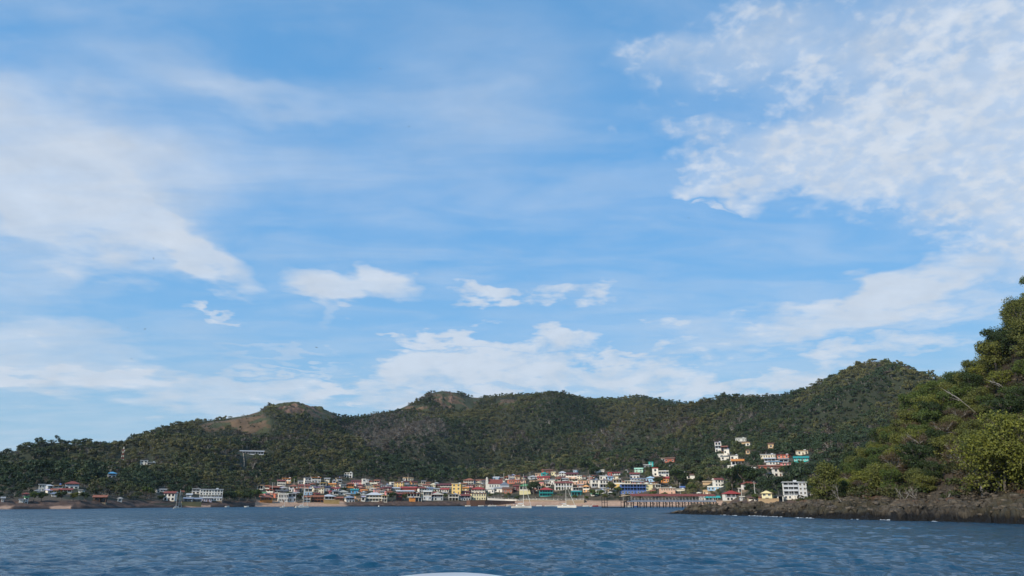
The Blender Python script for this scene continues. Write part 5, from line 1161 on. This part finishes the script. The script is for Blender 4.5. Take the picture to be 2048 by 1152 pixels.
for l in TT.split('\n'):
    a_, lb = l.split('|'); kd, x, y, wpx, _ = a_.split(); x = float(x); y = float(y); r_ = hit(x, y) or float(np.interp(x, XH, R0))+26
    r_ = max(r_, float(np.interp(x, XH, R0))+24); p = at(x, y, r_); p.z = ground(p.x, p.y)-.2; m = scale_at(p)[0]; pr = tr_.choice(TP[kd]); base_r = {'dark': 4.3, 'green': 3.5, 'olive': 3.3, 'brown': 3.0, 'palm': 2.8}[kd]
    s = float(wpx)*m/(2*base_r)*(1.15 if kd != 'palm' else 1.0); put(pr, p, tr_.uniform(0, 6.28), s, lb, 'tree' if kd != 'palm' else 'palm tree', 'palm trees in the town' if kd == 'palm' else 'trees among the houses')
spots = []; tries = 0; used_l = {}
while len(spots) < 62 and tries < 6000:
    tries += 1; x = tr_.uniform(525, 1345); y = tr_.uniform(955, 1002)
    r_ = hit(x, y)
    if r_ is None or r_ < float(np.interp(x, XH, R0))+26: continue
    w_ = 4.5; h_ = 9
    if any(h0-3.5 < x < h1+3.5 and (y > h2+1) and (y-h_*.8 < h3-1) and r_ < hr+12 for (h0, h1, h2, h3, hr) in HRECT): continue
    if any(abs(x-a) < 6 and abs(y-b) < 4 for a, b in spots): continue
    spots.append((x, y)); p = at(x, y, r_); p.z = ground(p.x, p.y)-.3; kd = tr_.choice(['dark', 'green', 'green', 'olive', 'brown', 'palm']); wl = where(x, y-4)
    lb = tr_.choice(['small ', 'young ', 'low '])+NM[kd]+' '+(wl or 'in town'); put(tr_.choice(TP[kd]), p, tr_.uniform(0, 6.28), tr_.uniform(.55, .85), lb, 'tree', 'small trees between the houses')
print('town trees', len(spots))
# ---- headland trees
HP = {'olive': [make_tree('olive', 21, 4.2, 7.4, 5200, .19, nl=17, inner=.5, base=.16), make_tree('olive', 22, 3.9, 6.6, 4800, .18, nl=16, inner=.45, base=.12)], 'dark': [make_tree('dark', 23, 4.4, 8.2, 5200, .20, nl=16, base=.2), make_tree('dark', 24, 4.0, 8.8, 5000, .20, nl=16, base=.2)],
      'green': [make_tree('green', 25, 4.2, 7.8, 5200, .19, nl=17, base=.18), make_tree('green', 26, 3.8, 7.2, 4800, .19, nl=15, base=.18)], 'yellow': [make_tree('yellow', 27, 4.4, 7.0, 5400, .18, nl=18, inner=.5, base=.14), make_tree('yellow', 28, 4.0, 6.4, 5000, .17, nl=16, inner=.5, base=.12)],
      'brown': [make_tree('brown', 29, 3.9, 6.6, 4200, .11, nl=14, inner=.15, base=.15), make_tree('brown', 30, 3.6, 5.8, 3800, .11, nl=13, inner=.15, base=.12)]}
HP['broad'] = [make_tree('yellow', 31, 7.4, 13.0, 15000, .20, nl=30, inner=.6, base=.14)]; HP['tall'] = [make_tree('olive', 32, 7.0, 14.0, 13000, .20, nl=26, inner=.5, base=.2)]
def hit2(x, y):
    a, t = azel(x, y); xh_ = 1024+F*math.tan(a)/cP; i = int(round((xh_-XH2[0])/(XH2[1]-XH2[0])))
    if not 0 <= i < NA2: return None
    rr_ = np.arange(H0[i]+2, HR[i]+60, .5); s = np.interp(rr_, RG2[i], ZG2[i])-(CAMZ+t*rr_); j = np.argmax(s >= 0); return rr_[j] if s[j] >= 0 else None
def zone(x, y, r_, r_ridge, r_foot):
    v = (r_-r_foot)/(r_ridge-r_foot); vs = 'at headland foot above rocks' if v < .3 else 'halfway up headland' if v < .68 else 'on headland skyline'
    hs = 'left end' if x < 1740 else 'left half' if x < 1850 else 'right half' if x < 1960 else 'right edge'
    return vs+', '+hs
HMK = [('the biggest yellow green tree', 2010, 900), ('the long leaning trunk', 1920, 800), ('the shorter leaning trunk', 1834, 888), ('the upper right corner tree', 2045, 600), ('the flat topped skyline tree', 1880, 735), ('the white angular dead branches', 1890, 975),
       ('the dark bare tree', 1832, 962), ('the pale leafless leaning tree', 1686, 980), ('the lone rounded bush', 1655, 970), ('the bare brown gully', 1905, 880), ('the high short leaning branch', 1998, 772), ('the orange rubble', 1985, 985), ('the pale bare slope tree', 1850, 850), ('the left headland edge', 1735, 870)]
def hwhere(px, py):
    m_ = sorted(HMK, key=lambda m: math.hypot(m[1]-px, m[2]-py))[0]; dx = px-m_[1]; dy = py-m_[2]; dd = math.hypot(dx, dy); n_ = 'just ' if dd < 28 else ''
    v_ = 'above' if dy < -.4*abs(dx) else 'below' if dy > .4*abs(dx) else ''; h_ = '' if abs(dx) < .4*abs(dy) else ('left of' if dx < 0 else 'right of'); return n_+(v_+' and '+h_ if v_ and h_ else v_ or h_)+' '+m_[0]
hd = random.Random(4); placed = []; HL = {'olive': 'olive tree', 'dark': 'dark green tree', 'green': 'mid green tree', 'yellow': 'yellow green tree', 'brown': 'dry brown tree'}
def put_head(x, y, kd, sc, lb=None, r_=None, grp='trees on the headland'):
    r_ = r_ or hit2(x, y)
    if r_ is None: return
    p = at(x, y, r_); p.z = ground2(p.x, p.y)-.3; placed.append((p.x, p.y, sc*4)); pr = hd.choice(HP[kd]); put(pr, p, hd.uniform(0, 6.28), (sc, sc*hd.uniform(.85, 1.1), sc*hd.uniform(.85, 1.1)), lb, 'tree', grp)
for q in [(2010,985,'broad',1.0,'biggest yellow green spreading tree near the right edge, low on the headland'),(2075,975,'broad',.95,'yellow green spreading tree cut by the right edge, low on the headland'),(1965,990,'brown',1.2,'dry twiggy tree left of the biggest yellow green tree'),
          (2062,690,'tall',.8,'tall feathery olive tree topping the headland at the upper right corner'),(1995,745,'olive',1.15,'feathery olive tree leaning out just below the upper right corner tree'),(1655,996,'olive',1.0,'rounded pale olive bush standing alone at the left foot of the headland'),
          (1880,770,'green',.9,'flat topped tree on the saddle of the headland skyline')]:
    put_head(*q)
stp = 4.6
for gxx in np.arange(60, 260, stp):
    for gyy in np.arange(90, 330, stp):
        x = gxx+hd.uniform(-.5, .5)*stp; y = gyy+hd.uniform(-.5, .5)*stp; r_ = math.hypot(x, y); xh_ = 1024+F*(x/y)/cP; i = int(round((xh_-XH2[0])/(XH2[1]-XH2[0])))
        if not 0 <= i < NA2 or xh_ > 2260 or xh_ < 1650: continue
        rf = H0[i]+HW[i]
        if r_ < rf+3.5 or r_ > HR[i]+6: continue
        if any(math.hypot(x-a, y-b) < 3.6*(c/4)**.7 for a, b, c in placed): continue
        z = ground2(x, y)-.3; px1_, py1_ = pix(x, y, z+4)
        if abs(px1_-1905) < 22 and 850 < py1_ < 925 and hd.random() < .7: continue     # the bare gully
        v = (r_-rf)/(HR[i]-rf); w = fbm(np.array([x/26]), np.array([y/26]), 2)[0]
        kd = hd.choices(['olive', 'dark', 'green', 'yellow', 'brown'], [4, .8+2.4*v, 2+2*v, 3.4*(1-v)*(w > .42)+.8, 2.4*(1-v*.7)*(w < .52)+.4])[0]
        sc = hd.uniform(.62, 1.02)*(.72 if v < .12 else 1)*(.85 if px1_ < 1750 else 1)
        pr = hd.choice(HP[kd]); put(pr, (x, y, z), hd.uniform(0, 6.28), (sc, sc, sc*hd.uniform(.8, 1.1)), ('small ' if sc < .78 else 'larger ')+HL[kd]+' '+(hwhere(px1_, py1_) if px1_ < 2070 else 'at the far right of the headland'), 'tree', 'trees on the headland'); placed.append((x, y, sc*4))
print('headland trees', len(placed))
# ---- undergrowth on the headland: one mass
ur = np.random.default_rng(9); Qs = []; Cs = []; cnt = 0
spr = [crown_arrays([(0, 0, .5, 1.0, .7), (.6, .3, .4, .7, .5), (-.5, .2, .5, .7, .5)], 70, .16, 900+i, .4, 1.0)[0] for i in range(6)]
while cnt < 2600:
    xh_ = ur.uniform(1600, 2340); i = int(round((xh_-XH2[0])/(XH2[1]-XH2[0]))); r_ = ur.uniform(H0[i]+HW[i]+.5, HR[i]+15); a = math.atan((xh_-1024)*cP/F); x, y = r_*math.sin(a), r_*math.cos(a); z = ground2(x, y)
    s = ur.uniform(.7, 1.9); Qs.append(spr[cnt % 6]*np.array([s, s, s*.9])+np.array([x, y, z])); c = [(.072,.076,.026), (.052,.070,.022), (.080,.082,.028), (.085,.066,.042)][ur.integers(0, 4)]; Cs.append(np.tile(np.array(c)*ur.uniform(.6, 1.3), (280, 1))); cnt += 1
Q = np.concatenate(Qs); me = big_mesh('undergrowth', Q, np.arange(len(Q)).reshape(-1, 4), leaf_mat('undergrowth leaves', None, 'cover')); attr(me, 'cover', np.concatenate(Cs)); ug = bpy.data.objects.new('undergrowth', me); COL.objects.link(ug); tag(ug, 'olive and dry brown scrub filling the headland slope between the trees', kind='stuff')
# ---- bare pale trees and leaning trunks
def bare(x, y, hpx, seed, label, lean=(0, 0), depth=4, spread=.9, sc=1.0, f=hit2, gf=ground2, fwd=0.0):
    r_ = f(x, y)
    if r_ is None: return
    p = at(x, y, r_-fwd); p.z = gf(p.x, p.y); m = scale_at(p)[0]; root = empty('bare_tree', p, hd.uniform(-.3, .3)); tag(root, label, 'bare tree', 'leafless pale trees on the headland'); bare_mb(hpx*m, seed, PBARK, spread, lean, depth, .11*sc).build('branches', root)
for q in [(1686,1001,44,1,'pale leafless leaning tree at the left foot of the headland above the rocks',(-.6,-.2)),(1800,992,50,2,'bare branching dead shrub low in the left half of the headland',(.3,-.5)),(1832,990,54,3,'dark bare branching tree low in the middle of the headland',(-.2,-.4)),
          (1890,990,34,4,'white angular dead branches lying just above the rock shelf',(.5,-.8)),(1850,905,48,5,'pale bare tree halfway up the left half of the headland',(.2,-.6)),(1772,985,30,6,'small pale dead branches above the rocks left of the dark bare tree',(-.5,-.6)),
          (1930,905,46,8,'pale bare tree beside the bare brown gully',(-.2,-.7))]:
    bare(*q[:4], q[4], q[5], fwd=3.0)
def leaning(x0, y0, x1, y1, label, seed):
    r_ = hit2(x1, y1) or 200.0; r_ -= 4.5; A = at(x1, y1, r_); Bp = at(x0, y0, r_-1.5); root = empty('leaning_trunk', A); tag(root, label, 'tree trunk', 'pale leaning trunks'); d = Bp-A; b = MB(); b.tube([Vector((0, 4, -2.5)), Vector((0,0,0)), d*.5+Vector((0,0,.5)), d], [.22, .17, .13, .05], PBARK, 6); b.build('trunk', root)
    b = MB(); rr_ = random.Random(seed)
    for k in range(5): s = d*rr_.uniform(.45, .95); e = s+Vector((rr_.uniform(-2, .5), rr_.uniform(-1, 1), rr_.uniform(.3, 2))); b.tube([s, e], [.06, .02], PBARK, 4)
    b.build('branches', root)
leaning(1887, 779, 1950, 824, 'long pale trunk leaning left high across the headland slope', 1); leaning(1814, 872, 1854, 903, 'shorter pale leaning trunk in the middle of the headland slope', 2); leaning(1974, 942, 2002, 970, 'thin pale leaning trunk under the biggest yellow green tree', 3); leaning(1979, 762, 2018, 783, 'short pale leaning branch high near the right edge', 4)
# ---- boulders and loose rock
RK = bpy.data.materials.new('boulder rock'); nt = nodes_of(RK); B = NB(nt); tcn = B.n('ShaderNodeTexCoord'); oi = B.n('ShaderNodeObjectInfo'); pb = B.n('ShaderNodeBsdfPrincipled'); pb.inputs['Roughness'].default_value = .9
nz = B.noise(tcn.outputs['Object'], 1.6, 6, .65); c_ = B.mix(B.ramp(nz, .35, .7), (.035, .028, .020), (.11, .088, .062)); c_ = B.mix(B.ramp(oi.outputs['Random'], .75, 1.0), c_, B.v('MULTIPLY', c_, (1.35, 1.3, 1.2))); nt.links.new(c_, pb.inputs['Base Color'])
bp = B.n('ShaderNodeBump'); bp.inputs['Strength'].default_value = .5; nt.links.new(nz, bp.inputs['Height']); nt.links.new(bp.outputs[0], pb.inputs['Normal']); o = B.n('ShaderNodeOutputMaterial'); nt.links.new(pb.outputs[0], o.inputs[0])
import bmesh
from mathutils import noise as mnoise
def rock_mesh(seed):
    bm = bmesh.new(); bmesh.ops.create_icosphere(bm, subdivisions=3, radius=1.0)
    for v in bm.verts:
        o_ = v.co*1.1+Vector((seed*7.1, seed*3.3, 0)); k_ = 1+.34*mnoise.noise(o_)+.14*mnoise.noise(o_*2.7); c_ = v.co*k_
        for q in range(4):                   # broken flat faces
            nrm = Vector((math.sin(seed*3+q*1.9), math.cos(seed*1.7+q*2.3), math.sin(q*2.1+seed)*.7)).normalized(); dd = c_.dot(nrm)-.72
            if dd > 0: c_ -= nrm*dd*.85
        v.co = Vector((c_.x*1.25, c_.y, c_.z*.72))
    me = bpy.data.meshes.new('boulder'); bm.to_mesh(me); bm.free(); me.materials.append(RK); return me
RMS = [rock_mesh(i) for i in range(7)]; br = random.Random(12)
RBK = [('the pier end hall', 1440), ('the red roofed house beside the pier', 1480), ('the pale yellow gable house', 1537), ('the four storey building', 1588), ('the lone rounded bush', 1655), ('the pale leafless leaning tree', 1690), ('the upright pale boulder', 1737), ('the dark bare tree', 1832), ('the white angular dead branches', 1890), ('the bare brown gully', 1930), ('the orange rubble', 1985), ('the biggest yellow green tree', 2030)]
def boulder(x, y, wpx, label):
    r_ = hit2(x, y)
    if r_ is None: return
    p = at(x, y, r_); p.z = ground2(p.x, p.y); m = scale_at(p)[0]; o = bpy.data.objects.new('boulder', br.choice(RMS)); COL.objects.link(o); s = wpx*m/2.4; o.scale = (s, s, s*br.uniform(.9, 1.2)); o.rotation_euler = (br.uniform(-.3, .3), br.uniform(-.3, .3), br.uniform(0, 6.28)); o.location = (p.x, p.y, p.z+s*.15)
    tag(o, label, 'boulder', 'boulders on the rock shelf')
for q in [(1974,996,17,'pale rounded boulder above the shelf, left of the orange rubble'),(1990,996,14,'second pale boulder just right of the first above the shelf'),(2030,997,20,'large pale rounded boulder near the right edge'),(1378,1016,12,'dark blocky boulder at the tip of the rocky point'),(1388,1012,14,'tallest dark boulder near the tip of the rocky point'),
          (1400,1014,13,'third dark boulder from the tip of the rocky point'),(1358,1024,8,'small wet boulder at the very tip of the point'),(1905,1006,22,'broad flat boulder in the middle of the right shelf'),(1737,994,12,'upright pale boulder at the foot of the left bushes'),(1728,996,9,'small boulder beside the upright pale one')]:
    boulder(*q)
for k in range(46):
    x = br.uniform(1395, 2046); y = br.uniform(1006, 1026); third = 'left third' if x < 1600 else 'middle' if x < 1820 else 'right third'
    boulder(x, y, br.uniform(7, 17), '%s %s boulder %s shelf below %s' % ('wide' if k % 3 else 'small', 'angular' if k % 2 else 'rounded', 'high on the' if y < 1013 else 'midway down the' if y < 1019 else 'low on the', min(RBK, key=lambda m_: abs(m_[1]-x))[0]))
Qv = []; Qf = []; off = 0
base = RMS[0]; bms = []
for me_ in RMS[:3]:
    bm = bmesh.new(); bm.from_mesh(me_); bmesh.ops.decimate if 0 else None; bm.free()
def ico(seed):
    bm = bmesh.new(); bmesh.ops.create_icosphere(bm, subdivisions=1, radius=1.0); r = random.Random(seed)
    for v in bm.verts: v.co *= r.uniform(.65, 1.2)
    a = np.array([v.co[:] for v in bm.verts]); f = np.array([[v.index for v in f.verts] for f in bm.faces]); bm.free(); return a, f
ic = [ico(i) for i in range(5)]; ur = np.random.default_rng(31)
for k in range(1100):
    xh_ = ur.uniform(1345, 2340); i = int(round((xh_-XH2[0])/(XH2[1]-XH2[0]))); r_ = H0[i]+HW[i]*ur.beta(1.6, 1.1)*1.15+.6; a = math.atan((xh_-1024)*cP/F); x, y = r_*math.sin(a), r_*math.cos(a); z = ground2(x, y)
    v, f = ic[k % 5]; s = ur.uniform(.12, .55)*(1.4 if ur.random() < .1 else 1); th = ur.uniform(0, 6.28); rot = np.array([[math.cos(th), -math.sin(th), 0], [math.sin(th), math.cos(th), 0], [0, 0, 1]])
    Qv.append((v*np.array([1.3, .9, .6])*s)@rot.T+np.array([x, y, z+.05])); Qf.append(f+off); off += len(v)
me = big_mesh('loose_rocks', np.concatenate(Qv), np.concatenate(Qf), RK); lr = bpy.data.objects.new('loose_rocks', me); COL.objects.link(lr); tag(lr, 'small broken brown stones strewn over the rock shelf', kind='stuff')
# ---- foam where the swell meets the shelf
fm = bpy.data.materials.new('foam'); nt = nodes_of(fm); B = NB(nt); pb = B.n('ShaderNodeBsdfPrincipled'); g = B.n('ShaderNodeNewGeometry'); nt.links.new(B.mix(B.noise(g.outputs['Position'], 5, 4), (.3, .36, .4), (.7, .73, .75)), pb.inputs['Base Color']); pb.inputs['Roughness'].default_value = .7; o = B.n('ShaderNodeOutputMaterial'); nt.links.new(pb.outputs[0], o.inputs[0])
b = MB(); fr_ = random.Random(8)
for (xa, xb) in ((1440,1475),(1495,1560),(1590,1625),(1700,1712),(1757,1775),(1860,1868)):
    x = xa
    while x < xb:
        i = int(round((x-XH2[0])/(XH2[1]-XH2[0]))); r_ = H0[i]-fr_.uniform(.1, 1.3); a = math.atan((x-1024)*cP/F); s = fr_.uniform(.08, .3); cx_, cy_ = r_*math.sin(a), r_*math.cos(a); hh = fr_.choice([.03, .04, .06, .12])
        pts = [(cx_+math.cos(t)*s*1.5*fr_.uniform(.7, 1.3), cy_+math.sin(t)*s*.6, .05) for t in np.linspace(0, 6.28, 9)[:-1]]; b.poly(pts+[(cx_+.1, cy_+.1, hh+.05)], [(k, (k+1) % 8, 8) for k in range(8)], fm); x += fr_.choice([1.2, 1.8, 3, 5])
o = b.build('foam'); tag(o, 'white broken foam along the foot of the rock shelf', kind='stuff')

# ------------------------------------------------------------------ light sea haze over the whole bay
b = MB(); hm = bpy.data.materials.new('haze'); nt = nodes_of(hm); B = NB(nt); pv = B.n('ShaderNodeVolumePrincipled'); pv.inputs['Color'].default_value = (.75, .88, 1.0, 1); pv.inputs['Density'].default_value = 2.6e-5; pv.inputs['Anisotropy'].default_value = .0
o = B.n('ShaderNodeOutputMaterial'); nt.links.new(pv.outputs[0], o.inputs['Volume']); b.box(-4600, 4600, -400, 4600, -9.5, 420, hm); o = b.build('haze'); tag(o, 'thin bluish sea haze over the bay and hills', kind='stuff')
